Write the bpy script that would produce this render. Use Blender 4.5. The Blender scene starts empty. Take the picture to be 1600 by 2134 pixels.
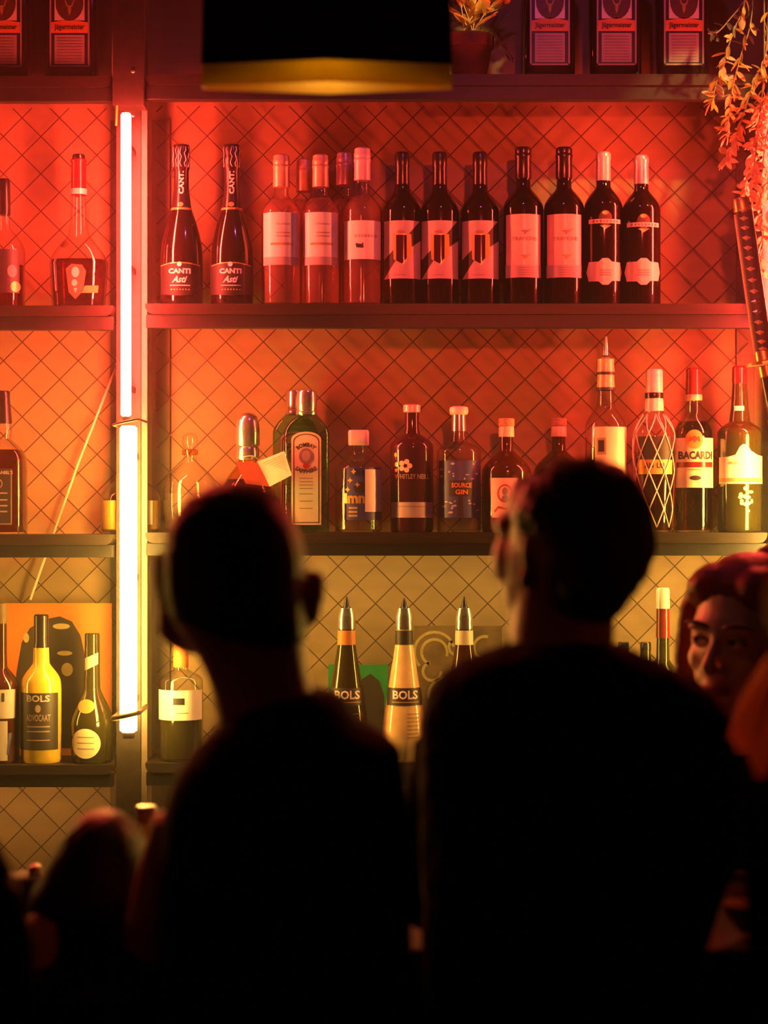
import bpy, bmesh, math, random
from mathutils import Vector, Matrix, noise
random.seed(7)
PI = math.pi
scene = bpy.context.scene
COL = scene.collection

# ------------------------------------------------------------------ camera, world, exposure
D0 = 4.3          # camera to shelf front (y = 0); there one picture pixel is one millimetre
F = 4300.0
ZC = 1.6
cam_d = bpy.data.cameras.new('camera')
cam = bpy.data.objects.new('camera', cam_d)
COL.objects.link(cam)
cam.location = (0, -D0, ZC)
cam.rotation_euler = (PI / 2, 0, 0)
cam_d.sensor_fit = 'VERTICAL'
cam_d.sensor_height = 36.0
cam_d.lens = F / 2134 * 36.0
cam_d.clip_start = 0.05
cam_d.dof.use_dof = True
cam_d.dof.focus_distance = D0 + 0.03
cam_d.dof.aperture_fstop = 3.0
scene.camera = cam

world = bpy.data.worlds.new('world')
scene.world = world
world.use_nodes = True
bg = world.node_tree.nodes['Background']
bg.inputs[0].default_value = (0.55, 0.12, 0.35, 1)
bg.inputs[1].default_value = 0.006

scene.view_settings.view_transform = 'Standard'
scene.view_settings.look = 'None'
scene.view_settings.exposure = 0.12
scene.view_settings.gamma = 1.0
scene.view_settings.use_curve_mapping = False
scene.cycles.transparent_max_bounces = 32
scene.cycles.max_bounces = 6
scene.cycles.diffuse_bounces = 3
scene.cycles.glossy_bounces = 3
scene.cycles.sample_clamp_indirect = 6.0

RED_TUBE = ((1.0, 0.058, 0.036), 300.0)
YEL_TUBE = ((1.0, 0.56, 0.09), 78.0)

# ------------------------------------------------------------------ helpers
def PX(px, py, y=0.0):
    s = (D0 + y) / F
    return Vector(((px - 800) * s, y, ZC + (1067 - py) * s))
def SC(y):
    return (D0 + y) / F

def nodes_of(m):
    m.use_nodes = True
    nt = m.node_tree
    return nt, nt.nodes.get('Principled BSDF')

def mat(name, col, rough=0.5, metal=0.0, spec=0.5, vary=0.12, scale=40, emit=None, estr=0.0, coat=0.0, bump=0.0, sheen=0.0, stretch=None):
    m = bpy.data.materials.new(name)
    nt, p = nodes_of(m)
    p.inputs['Roughness'].default_value = rough
    p.inputs['Metallic'].default_value = metal
    p.inputs['Specular IOR Level'].default_value = spec
    p.inputs['Coat Weight'].default_value = coat
    p.inputs['Coat Roughness'].default_value = 0.04
    p.inputs['Sheen Weight'].default_value = sheen
    tc = nt.nodes.new('ShaderNodeTexCoord')
    nz = nt.nodes.new('ShaderNodeTexNoise')
    nz.inputs['Scale'].default_value = scale
    nz.inputs['Detail'].default_value = 4
    if stretch:
        mp = nt.nodes.new('ShaderNodeMapping')
        mp.inputs['Scale'].default_value = stretch
        nt.links.new(tc.outputs['Object'], mp.inputs[0])
        nt.links.new(mp.outputs[0], nz.inputs['Vector'])
    else:
        nt.links.new(tc.outputs['Object'], nz.inputs['Vector'])
    rp = nt.nodes.new('ShaderNodeValToRGB')
    a = [max(0, c * (1 - vary)) for c in col]
    b = [min(1, c * (1 + vary)) for c in col]
    rp.color_ramp.elements[0].color = (*a, 1)
    rp.color_ramp.elements[0].position = 0.3
    rp.color_ramp.elements[1].color = (*b, 1)
    rp.color_ramp.elements[1].position = 0.7
    nt.links.new(nz.outputs[0], rp.inputs[0])
    nt.links.new(rp.outputs[0], p.inputs['Base Color'])
    if bump:
        bp = nt.nodes.new('ShaderNodeBump')
        bp.inputs['Strength'].default_value = bump
        bp.inputs['Distance'].default_value = 0.002
        nt.links.new(nz.outputs[0], bp.inputs['Height'])
        nt.links.new(bp.outputs[0], p.inputs['Normal'])
    if emit:
        p.inputs['Emission Color'].default_value = (*emit, 1)
        p.inputs['Emission Strength'].default_value = estr
    return m

def glass_mat(name, tint, f0=0.05, rough=0.06, cloudy=0.0, cloud_col=None):
    """thin clear glass: tinted see-through plus a mirror that grows towards the edge; cloudy adds scattering liquid"""
    m = bpy.data.materials.new(name)
    m.use_nodes = True
    nt = m.node_tree
    nt.nodes.clear()
    out = nt.nodes.new('ShaderNodeOutputMaterial')
    mx = nt.nodes.new('ShaderNodeMixShader')
    tr = nt.nodes.new('ShaderNodeBsdfTransparent')
    gl = nt.nodes.new('ShaderNodeBsdfGlossy')
    lw = nt.nodes.new('ShaderNodeLayerWeight')
    lw.inputs[0].default_value = 0.5
    pw = nt.nodes.new('ShaderNodeMath')
    pw.operation = 'POWER'
    pw.inputs[1].default_value = 4.0
    ma = nt.nodes.new('ShaderNodeMath')
    ma.operation = 'MULTIPLY_ADD'
    ma.inputs[1].default_value = 0.75 - f0
    ma.inputs[2].default_value = f0
    nt.links.new(lw.outputs['Facing'], pw.inputs[0])
    nt.links.new(pw.outputs[0], ma.inputs[0])
    pe = nt.nodes.new('ShaderNodeMath')
    pe.operation = 'POWER'
    pe.inputs[1].default_value = 3.0
    nt.links.new(lw.outputs['Facing'], pe.inputs[0])
    mc = nt.nodes.new('ShaderNodeMix')
    mc.data_type = 'RGBA'
    mc.inputs['A'].default_value = (*tint, 1)
    mc.inputs['B'].default_value = (tint[0] * 0.5, tint[1] * 0.4, tint[2] * 0.35, 1)
    nt.links.new(pe.outputs[0], mc.inputs['Factor'])
    nt.links.new(mc.outputs['Result'], tr.inputs[0])
    gl.inputs[0].default_value = (1, 1, 1, 1)
    gl.inputs['Roughness'].default_value = rough
    base = tr
    if cloudy:
        c = cloud_col or tint
        df = nt.nodes.new('ShaderNodeBsdfDiffuse')
        df.inputs[0].default_value = (*c, 1)
        tl = nt.nodes.new('ShaderNodeBsdfTranslucent')
        tl.inputs[0].default_value = (*c, 1)
        m1 = nt.nodes.new('ShaderNodeMixShader')
        nt.links.new(df.outputs[0], m1.inputs[1])
        nt.links.new(tl.outputs[0], m1.inputs[2])
        m2 = nt.nodes.new('ShaderNodeMixShader')
        m2.inputs[0].default_value = cloudy
        nt.links.new(tr.outputs[0], m2.inputs[1])
        nt.links.new(m1.outputs[0], m2.inputs[2])
        base = m2
    nt.links.new(ma.outputs[0], mx.inputs[0])
    nt.links.new(base.outputs[0], mx.inputs[1])
    nt.links.new(gl.outputs[0], mx.inputs[2])
    nt.links.new(mx.outputs[0], out.inputs[0])
    return m

def emit_mat(name, col, strength):
    m = bpy.data.materials.new(name)
    m.use_nodes = True
    nt = m.node_tree
    nt.nodes.clear()
    out = nt.nodes.new('ShaderNodeOutputMaterial')
    e = nt.nodes.new('ShaderNodeEmission')
    e.inputs[0].default_value = (*col, 1)
    e.inputs[1].default_value = strength
    nt.links.new(e.outputs[0], out.inputs[0])
    return m

M = {}
M['plywood'] = mat('plywood', (0.30, 0.19, 0.10), 0.6, vary=0.07, scale=9, spec=0.25, stretch=(0.5, 1, 5))
M['plaster'] = mat('plaster', (0.45, 0.32, 0.28), 0.75, vary=0.1, scale=6, spec=0.2)
M['dark_wood'] = mat('dark_wood', (0.06, 0.035, 0.022), 0.35, vary=0.4, scale=14, stretch=(1, 12, 12), spec=0.4)
M['shelf_wood'] = mat('shelf_wood', (0.022, 0.012, 0.009), 0.5, vary=0.25, scale=14, stretch=(1, 14, 14), spec=0.35, bump=0.05)
M['black_steel'] = mat('black_steel', (0.016, 0.012, 0.012), 0.5, metal=0.0, vary=0.2, scale=60, spec=0.35)
M['post_steel'] = mat('post_steel', (0.055, 0.036, 0.030), 0.42, metal=0.2, vary=0.2, scale=50)
M['flange'] = mat('flange_paint', (0.24, 0.17, 0.14), 0.4, vary=0.1, scale=40)
M['wire'] = mat('wire_black', (0.07, 0.035, 0.02), 0.5, metal=0.3, vary=0.3, scale=120)
M['shade_strip'] = mat('shade_strip_dark', (0.13, 0.075, 0.04), 0.6, vary=0.15, scale=12, stretch=(10, 10, 1))  # dark tone for the strips of post shade on the wall
M['floor'] = mat('floor_boards', (0.05, 0.03, 0.02), 0.5, vary=0.4, scale=5, stretch=(12, 1, 1))
M['ceiling'] = mat('ceiling_paint', (0.03, 0.025, 0.03), 0.8)
M['counter'] = mat('counter_wood', (0.020, 0.010, 0.008), 0.6, vary=0.4, scale=8, stretch=(1, 10, 10), )
M['red_tube'] = emit_mat('red_tube_glow', *RED_TUBE)
M['yel_tube'] = emit_mat('yellow_tube_glow', *YEL_TUBE)
M['red_far'] = emit_mat('red_tube_glow_dim', RED_TUBE[0], RED_TUBE[1] * 0.75)
M['yel_far'] = emit_mat('yellow_tube_glow_dim', YEL_TUBE[0], YEL_TUBE[1] * 0.5)
M['strap'] = mat('strap_rubber', (0.12, 0.07, 0.04), 0.6)
M['dark_glass'] = mat('dark_wine_glass', (0.012, 0.004, 0.004), 0.10, spec=0.7, vary=0.05)
M['olive_glass'] = mat('olive_glass', (0.035, 0.028, 0.006), 0.10, spec=0.7, vary=0.05)
M['brown_glass'] = mat('brown_glass', (0.05, 0.012, 0.006), 0.10, spec=0.7, vary=0.05)
M['purple_glass'] = mat('purple_glass', (0.05, 0.008, 0.022), 0.07, spec=0.6, vary=0.05)
M['black_gloss'] = mat('black_lacquer', (0.01, 0.008, 0.01), 0.12, spec=0.6)
M['black_matte'] = mat('black_matte', (0.012, 0.009, 0.009), 0.6)
M['clear'] = glass_mat('clear_glass', (0.98, 0.98, 0.97))
M['clear_green'] = glass_mat('green_glass', (0.50, 0.82, 0.62))
M['clear_amber'] = glass_mat('amber_glass', (0.92, 0.62, 0.28))
M['rose_wine'] = glass_mat('rose_wine', (0.97, 0.78, 0.68), f0=0.01, cloudy=0.22, cloud_col=(0.9, 0.6, 0.5))
M['cognac'] = glass_mat('cognac', (0.50, 0.10, 0.02), f0=0.01)
M['whiskey'] = glass_mat('whiskey', (0.42, 0.10, 0.015), f0=0.01)
M['water'] = glass_mat('clear_spirit', (0.97, 0.95, 0.90), f0=0.01, cloudy=0.04, cloud_col=(0.9, 0.85, 0.75))
M['dark_rum'] = glass_mat('amber_rum', (0.50, 0.14, 0.03), f0=0.01)
M['paper'] = mat('label_paper', (0.82, 0.76, 0.70), 0.3, vary=0.05)
M['cream_paper'] = mat('cream_paper', (0.80, 0.68, 0.48), 0.3, vary=0.05)
M['grey_paper'] = mat('grey_paper', (0.45, 0.38, 0.36), 0.5, vary=0.08)
M['pink_paper'] = mat('pink_paper', (0.80, 0.50, 0.42), 0.3, vary=0.08)
M['orange_paper'] = mat('orange_paper', (0.75, 0.25, 0.06), 0.5, vary=0.1)
M['ink'] = mat('dark_ink', (0.03, 0.02, 0.02), 0.5)
M['soft_ink'] = mat('soft_ink', (0.30, 0.20, 0.18), 0.5)
M['red_ink'] = mat('red_ink', (0.45, 0.04, 0.03), 0.5)
M['gold_ink'] = mat('gold_ink', (0.75, 0.48, 0.14), 0.35, metal=0.4)
M['white_ink'] = mat('white_ink', (0.85, 0.80, 0.74), 0.45)
M['blue_ink'] = mat('blue_ink', (0.06, 0.06, 0.20), 0.4)
M['tan_foil'] = mat('tan_foil', (0.75, 0.50, 0.30), 0.35, metal=0.3, vary=0.08)
M['cream_foil'] = mat('cream_foil', (0.85, 0.72, 0.62), 0.35, metal=0.15, vary=0.06)
M['pink_foil'] = mat('pink_foil', (0.80, 0.55, 0.55), 0.3, metal=0.4)
M['black_foil'] = mat('black_foil', (0.02, 0.012, 0.012), 0.25, spec=0.6)
M['red_foil'] = mat('red_foil', (0.22, 0.015, 0.015), 0.22, spec=0.6)
M['white_cap'] = mat('white_cap', (0.82, 0.78, 0.72), 0.35, vary=0.05)
M['cork'] = mat('cork', (0.45, 0.27, 0.15), 0.8, vary=0.3, scale=300)
M['silver'] = mat('brushed_silver', (0.80, 0.76, 0.70), 0.22, metal=0.9, vary=0.06)
M['gold'] = mat('gold_metal', (0.75, 0.50, 0.18), 0.28, metal=0.85)
M['cream_liqueur'] = mat('cream_liqueur', (0.80, 0.62, 0.30), 0.22, spec=0.5, coat=0.5)
M['yellow_liqueur'] = mat('yellow_liqueur', (0.62, 0.42, 0.05), 0.15, spec=0.5, coat=0.5)
M['green_card'] = mat('green_card', (0.02, 0.22, 0.06), 0.5)
M['orange_card'] = mat('orange_card', (0.62, 0.15, 0.02), 0.6, vary=0.12, scale=8)
M['brown_card'] = mat('brown_card', (0.16, 0.09, 0.04), 0.6, vary=0.4, scale=18)
M['figure_ink'] = mat('figure_ink', (0.035, 0.02, 0.012), 0.6, vary=0.3, scale=18)
M['tan_ink'] = mat('tan_ink', (0.42, 0.30, 0.12), 0.6)
M['terracotta'] = mat('terracotta', (0.13, 0.03, 0.02), 0.75, vary=0.2)
M['leaf_gold'] = mat('gold_lit_leaf', (0.62, 0.34, 0.07), 0.5, vary=0.3, scale=60)  # gold light on the upper leaves put into their colour
M['leaf_pale'] = mat('pale_lit_leaf', (0.68, 0.42, 0.26), 0.5, vary=0.3, scale=60)  # pale tube light on the lower leaves put into their colour
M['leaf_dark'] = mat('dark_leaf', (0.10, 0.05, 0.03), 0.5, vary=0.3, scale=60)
M['stem'] = mat('vine_stem', (0.35, 0.22, 0.14), 0.7)
M['grip'] = mat('grip_wrap', (0.03, 0.018, 0.022), 0.55, vary=0.3, scale=160)
M['ray_skin'] = mat('ray_skin', (0.60, 0.42, 0.24), 0.5, vary=0.2, scale=300)
M['scabbard'] = mat('scabbard_lacquer', (0.05, 0.03, 0.02), 0.15, coat=0.6)
M['shade'] = mat('lamp_shade_dark', (0.018, 0.010, 0.014), 0.6)
M['hair_black'] = mat('black_hair', (0.010, 0.006, 0.005), 0.55, vary=0.4, scale=200, bump=0.6)
M['hair_red'] = mat('auburn_hair', (0.20, 0.055, 0.025), 0.42, vary=0.4, scale=60, stretch=(8, 8, 1), bump=0.5)
M['hair_blonde'] = mat('blonde_hair', (0.80, 0.58, 0.24), 0.4, vary=0.35, scale=60, stretch=(8, 8, 1), bump=0.5)
def translucent(m, col, fac):
    nt = m.node_tree
    pb = nt.nodes['Principled BSDF']
    tl = nt.nodes.new('ShaderNodeBsdfTranslucent')
    tl.inputs[0].default_value = (*col, 1)
    mx = nt.nodes.new('ShaderNodeMixShader')
    mx.inputs[0].default_value = fac
    nt.links.new(pb.outputs[0], mx.inputs[1])
    nt.links.new(tl.outputs[0], mx.inputs[2])
    nt.links.new(mx.outputs[0], nt.nodes['Material Output'].inputs[0])
translucent(M['hair_blonde'], (0.98, 0.85, 0.40), 0.8)
translucent(M['hair_red'], (0.5, 0.16, 0.06), 0.3)
for k in ('leaf_gold', 'leaf_pale'):
    translucent(M[k], (0.7, 0.45, 0.2), 0.35)
M['skin'] = mat('skin', (0.52, 0.29, 0.20), 0.5, vary=0.06, scale=30, sheen=0.6)
M['skin_pale'] = mat('pale_skin', (0.66, 0.43, 0.35), 0.45, vary=0.05, scale=30)
M['sweater'] = mat('dark_sweater', (0.012, 0.008, 0.008), 0.9, vary=0.4, scale=150, spec=0.1, bump=0.4)
M['fleece'] = mat('black_fleece', (0.008, 0.006, 0.007), 0.95, vary=0.5, scale=90, spec=0.05, bump=0.8)
M['eye_white'] = mat('eye_white', (0.75, 0.72, 0.72), 0.15)
M['iris'] = mat('iris', (0.03, 0.02, 0.02), 0.1)
M['brow'] = mat('brow_hair', (0.05, 0.018, 0.012), 0.6)
M['lips'] = mat('lips', (0.42, 0.12, 0.12), 0.4)
M['stool_fabric'] = mat('stool_leather', (0.02, 0.015, 0.015), 0.4)
M['cable_yellow'] = mat('yellow_cable', (0.70, 0.36, 0.05), 0.45)
M['cable_pale'] = mat('pale_cable', (0.80, 0.66, 0.50), 0.45)

def obj(name, me, m=None, parent=None, smooth=False):
    o = bpy.data.objects.new(name, me)
    COL.objects.link(o)
    if m is not None and me is not None and len(me.materials) == 0:
        me.materials.append(m)
    if parent is not None:
        o.parent = parent
    if smooth and me is not None:
        me.shade_smooth()
    return o

def from_bm(name, bm, m=None, parent=None, smooth=False):
    me = bpy.data.meshes.new(name)
    bmesh.ops.recalc_face_normals(bm, faces=bm.faces)
    bm.to_mesh(me)
    bm.free()
    return obj(name, me, m, parent, smooth)

def tag(o, label, cat=None, group=None, kind=None):
    o['label'] = label
    if cat:
        o['category'] = cat
    if group:
        o['group'] = group
    if kind:
        o['kind'] = kind
    return o

def thing(name, label, cat, loc=(0, 0, 0), group=None):
    o = bpy.data.objects.new(name, None)
    o.empty_display_size = 0.05
    COL.objects.link(o)
    o.location = loc
    return tag(o, label, cat, group)

def bm_box(bm, x0, x1, y0, y1, z0, z1, bev=0.0):
    r = bmesh.ops.create_cube(bm, size=1)
    vs = r['verts']
    for v in vs:
        v.co = Vector(((x0 + x1) / 2 + v.co.x * (x1 - x0), (y0 + y1) / 2 + v.co.y * (y1 - y0), (z0 + z1) / 2 + v.co.z * (z1 - z0)))
    if bev:
        es = list({e for v in vs for e in v.link_edges})
        bmesh.ops.bevel(bm, geom=es, offset=bev, segments=2, affect='EDGES', profile=0.5)

def box(name, x0, x1, y0, y1, z0, z1, m, parent=None, bev=0.0):
    bm = bmesh.new()
    bm_box(bm, x0, x1, y0, y1, z0, z1, bev)
    return from_bm(name, bm, m, parent)

def bm_ring_loft(bm, rings, cap=True):
    """rings: list of lists of points (same count)"""
    vr = [[bm.verts.new(p) for p in r] for r in rings]
    n = len(vr[0])
    for a, b in zip(vr[:-1], vr[1:]):
        for i in range(n):
            bm.faces.new((a[i], a[(i + 1) % n], b[(i + 1) % n], b[i]))
    if cap:
        bm.faces.new(list(reversed(vr[0])))
        bm.faces.new(vr[-1])

def superring(rx, ry, z, n=2.0, seg=32, cx=0, cy=0):
    out = []
    for i in range(seg):
        a = 2 * PI * i / seg
        c, s = math.cos(a), math.sin(a)
        k = 2.0 / n
        out.append(Vector((cx + rx * math.copysign(abs(c) ** k, c), cy + ry * math.copysign(abs(s) ** k, s), z)))
    return out

def lathe(name, prof, m, parent=None, dr=1.0, n=2.0, seg=32, hw=None, cap=True):
    """prof: (r, z) from bottom to top"""
    bm = bmesh.new()
    hw = hw or max(r for r, z in prof)
    rings = []
    for r, z in prof:
        t = max(0.0, min(1.0, (r / hw - 0.55) / 0.3))
        nn = 2.0 + (n - 2.0) * t
        d = 1.0 + (dr - 1.0) * t
        rings.append(superring(max(r, 1e-5), max(r * d, 1e-5), z, nn, seg))
    bm_ring_loft(bm, rings, cap)
    o = from_bm(name, bm, m, parent, smooth=False)
    o.data.shade_smooth()
    o.data.set_sharp_from_angle(angle=math.radians(38))
    return o

def tube(name, pts, rad, m, parent=None, seg=8):
    bm = bmesh.new()
    bm_tube(bm, pts, rad, seg)
    return from_bm(name, bm, m, parent, smooth=True)

def bm_tube(bm, pts, rad, seg=8):
    pts = [Vector(p) for p in pts]
    rs = rad if isinstance(rad, (list, tuple)) else [rad] * len(pts)
    rings = []
    up = Vector((0.13, 0.97, 0.2)).normalized()
    for i, p in enumerate(pts):
        t = (pts[min(i + 1, len(pts) - 1)] - pts[max(i - 1, 0)]).normalized()
        a = t.cross(up)
        if a.length < 1e-4:
            a = t.cross(Vector((1, 0, 0)))
        a.normalize()
        b = t.cross(a)
        rings.append([p + (a * math.cos(2 * PI * k / seg) + b * math.sin(2 * PI * k / seg)) * rs[i] for k in range(seg)])
    bm_ring_loft(bm, rings)

def bm_ellipsoid(bm, c, r, rot=None, u=20, v=14):
    res = bmesh.ops.create_uvsphere(bm, u_segments=u, v_segments=v, radius=1.0)
    for w in res['verts']:
        p = Vector((w.co.x * r[0], w.co.y * r[1], w.co.z * r[2]))
        if rot is not None:
            p = rot @ p
        w.co = p + Vector(c)

def smooth_curve(pts, k=6):
    out = []
    P = [Vector(p) for p in pts]
    for i in range(len(P) - 1):
        p0, p1, p2, p3 = P[max(i - 1, 0)], P[i], P[i + 1], P[min(i + 2, len(P) - 1)]
        for j in range(k):
            t = j / k
            out.append(0.5 * ((2 * p1) + (p2 - p0) * t + (2 * p0 - 5 * p1 + 4 * p2 - p3) * t * t + (3 * p1 - p0 - 3 * p2 + p3) * t ** 3))
    out.append(P[-1])
    return out

def remeshed(name, bm, voxel, m, parent=None, smooth_it=6, disp=None):
    me = bpy.data.meshes.new(name + '_raw')
    bmesh.ops.recalc_face_normals(bm, faces=bm.faces)
    bm.to_mesh(me)
    bm.free()
    t = bpy.data.objects.new('raw', me)
    COL.objects.link(t)
    r = t.modifiers.new('r', 'REMESH')
    r.mode = 'VOXEL'
    r.voxel_size = voxel
    s = t.modifiers.new('s', 'SMOOTH')
    s.factor = 0.5
    s.iterations = smooth_it
    dg = bpy.context.evaluated_depsgraph_get()
    me2 = bpy.data.meshes.new_from_object(t.evaluated_get(dg))
    bpy.data.objects.remove(t)
    bpy.data.meshes.remove(me)
    me2.name = name
    me2.materials.clear()
    if disp:
        me2.calc_normals_split() if hasattr(me2, 'calc_normals_split') else None
        ns = [v.normal.copy() for v in me2.vertices]
        for v, nn in zip(me2.vertices, ns):
            v.co += nn * disp(v.co)
    o = obj(name, me2, m, parent, smooth=True)
    return o

# ---- text as flat outlines
_font_cache = {}
def text_polys(txt, bold=0.0, shear=0.0):
    key = (txt, bold, shear)
    if key in _font_cache:
        return _font_cache[key]
    c = bpy.data.curves.new('t', 'FONT')
    c.body = txt
    c.offset = bold
    c.shear = shear
    c.resolution_u = 2
    c.fill_mode = 'FRONT'
    o = bpy.data.objects.new('t', c)
    COL.objects.link(o)
    dg = bpy.context.evaluated_depsgraph_get()
    me = bpy.data.meshes.new_from_object(o.evaluated_get(dg))
    vs = [(v.co.x, v.co.y) for v in me.vertices]
    fs = [tuple(p.vertices) for p in me.polygons]
    bpy.data.objects.remove(o)
    bpy.data.curves.remove(c)
    bpy.data.meshes.remove(me)
    x0, x1 = min(v[0] for v in vs), max(v[0] for v in vs)
    y0, y1 = min(v[1] for v in vs), max(v[1] for v in vs)
    vs = [((v[0] - x0) / (x1 - x0) - 0.5, (v[1] - y0) / max(1e-6, y1 - y0) - 0.5) for v in vs]
    _font_cache[key] = (vs, fs)
    return vs, fs

# ------------------------------------------------------------------ bottle kit
class Bottle:
    """a bottle whose measures are given in picture pixels (half widths and heights)"""
    def __init__(self, name, label, cx, y, base_py, shelf_z, cat='bottle', group=None, dr=1.0, n=2.0, rotz=0.0):
        self.s = SC(y)
        self.y = y
        self.cx = cx
        self.base_py = base_py
        x = (cx - 800) * self.s
        self.root = thing(name, label, cat, (x, y, shelf_z + 0.0008), group)
        self.root.rotation_euler[2] = rotz
        self.dr, self.n = dr, n
        self.prof = None
    def z(self, py):
        return (self.base_py - py) * self.s
    def P(self, prof):
        return [(r * self.s, self.z(py)) for r, py in prof]
    def body(self, prof, m, name='glass'):
        self.prof = self.P(prof)
        self.hw = max(r for r, z in self.prof)
        self.glass = lathe(name, self.prof, m, self.root, self.dr, self.n, hw=self.hw)
        return self.glass
    def r_at(self, z):
        p = self.prof
        for (r0, z0), (r1, z1) in zip(p[:-1], p[1:]):
            if z0 <= z <= z1 and z1 > z0:
                return r0 + (r1 - r0) * (z - z0) / (z1 - z0)
        return p[-1][0] if z > p[-1][1] else p[0][0]
    def liquid(self, py, m, k=0.93):
        zt = self.z(py)
        pr = [(r * k, z) for r, z in self.prof if 0.004 < z < zt]
        pr = [(pr[0][0] * 0.96, 0.004)] + pr + [(self.r_at(zt) * k, zt)]
        return lathe('liquid', pr, m, self.root, self.dr, self.n, hw=self.hw * k)
    def lathe_part(self, name, prof, m, parent=None, n=2.0, dr=1.0, seg=28):
        return lathe(name, self.P(prof), m, parent or self.root, dr, n, seg)
    def surf(self, x, z, off, flat):
        if flat:
            d = self.hw * self.dr
            return Vector((x, -d - off, z))
        R = max(self.r_at(z), 1e-4) + off
        a = math.asin(max(-0.995, min(0.995, x / R)))
        return Vector((R * math.sin(a), -R * math.cos(a) * (1.0 if self.n <= 2.01 else self.dr), z))
    def decal(self, name, loops, m, off=0.0005, parent=None, flat=None):
        """loops: list of outlines in (dx px, py)"""
        flat = (self.n > 2.01) if flat is None else flat
        bm = bmesh.new()
        for lp in loops:
            pts = [(dx * self.s, self.z(py)) for dx, py in lp]
            vs = [bm.verts.new((x, 0, z)) for x, z in pts]
            try:
                bm.faces.new(vs)
            except ValueError:
                pass
        if not flat:
            xs = [v.co.x for v in bm.verts]
            x0, x1 = min(xs), max(xs)
            nst = max(1, int((x1 - x0) / 0.005))
            R = self.hw
            cuts = []
            a0, a1 = math.asin(max(-.99, min(.99, x0 / R))), math.asin(max(-.99, min(.99, x1 / R)))
            for i in range(1, nst * 2):
                cuts.append(R * math.sin(a0 + (a1 - a0) * i / (nst * 2)))
            for c in cuts:
                bmesh.ops.bisect_plane(bm, geom=bm.verts[:] + bm.edges[:] + bm.faces[:], plane_co=(c, 0, 0), plane_no=(1, 0, 0))
            zs = [v.co.z for v in bm.verts]
            z0, z1 = min(zs), max(zs)
            if z1 - z0 > 0.03:
                for i in range(1, 4):
                    bmesh.ops.bisect_plane(bm, geom=bm.verts[:] + bm.edges[:] + bm.faces[:], plane_co=(0, 0, z0 + (z1 - z0) * i / 4), plane_no=(0, 0, 1))
        for v in bm.verts:
            v.co = self.surf(v.co.x, v.co.z, off, flat)
        for f in bm.faces:
            f.normal_update()
            if f.normal.y > 0:
                f.normal_flip()
        me = bpy.data.meshes.new(name)
        bm.to_mesh(me)
        bm.free()
        return obj(name, me, m, parent or self.root, smooth=not flat)
    def rect(self, name, dx0, dx1, py0, py1, m, off=0.0005, parent=None, flat=None):
        return self.decal(name, [[(dx0, py1), (dx1, py1), (dx1, py0), (dx0, py0)]], m, off, parent, flat)
    def text(self, txt, dx, py, w, h, m, off=0.0012, parent=None, flat=None, vert=False, bold=0.02, shear=0.0, arc=0.0, name='lettering'):
        flat = (self.n > 2.01) if flat is None else flat
        vs, fs = text_polys(txt, bold, shear)
        out = []
        for u, v in vs:
            if vert:
                a, b = dx - v * h, py - u * w
            elif arc:
                ang = u * w / arc
                rr = abs(arc) + (v * h if arc > 0 else -v * h)
                a = dx + math.sin(u * w / abs(arc)) * rr
                b = py + (abs(arc) - math.cos(u * w / abs(arc)) * rr) * (1 if arc > 0 else -1)
            else:
                a, b = dx + u * w, py - v * h
            out.append(self.surf(a * self.s, self.z(b), off, flat))
        me = bpy.data.meshes.new(name)
        me.from_pydata([tuple(p) for p in out], [], fs)
        return obj(name, me, m, parent or self.root)

def circle(dx, py, rx, ry=None, n=20, a0=0, a1=2 * PI):
    ry = ry or rx
    return [(dx + rx * math.cos(a0 + (a1 - a0) * i / n), py + ry * math.sin(a0 + (a1 - a0) * i / n)) for i in range(n)]

def shoulder(hw, nw, py0, py1, p=2.0, q=1.25, k=9):
    out = []
    for i in range(1, k + 1):
        t = i / k
        out.append((nw + (hw - nw) * (1 - t ** p) ** q, py0 + (py1 - py0) * t))
    return out

# ------------------------------------------------------------------ setting
WALL_Y = 0.2
o = box('wall_back', -3.2, 3.2, WALL_Y, WALL_Y + 0.1, 0, 3.1, M['plywood']); o['kind'] = 'structure'
o = box('floor', -3.2, 3.2, -5.5, WALL_Y + 0.1, -0.05, 0, M['floor']); o['kind'] = 'structure'
o = box('ceiling', -3.2, 3.2, -5.5, WALL_Y + 0.1, 3.1, 3.2, M['ceiling']); o['kind'] = 'structure'
o = box('wall_left', -3.3, -3.2, -5.5, WALL_Y + 0.1, 0, 3.1, M['ceiling']); o['kind'] = 'structure'
o = box('wall_right', 3.2, 3.3, -5.5, WALL_Y + 0.1, 0, 3.1, M['ceiling']); o['kind'] = 'structure'

# shelf levels (plank top, thickness, rail height)
S0, S1, S2, S3 = ZC + 0.912, ZC + 0.434, ZC - 0.043, ZC - 0.523
S4 = S3 - 0.52
TUBE_X = (-0.5264, 0.806)
LEFT_X = -1.20
BAYS = [('right', -0.497, 0.798, 0.0), ('left', LEFT_X + 0.03, -0.5645, -0.004)]
BAY_WORDS = {'right': 'wide bay between the two glowing tubes', 'left': 'narrow bay beside the glowing tube'}

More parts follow.
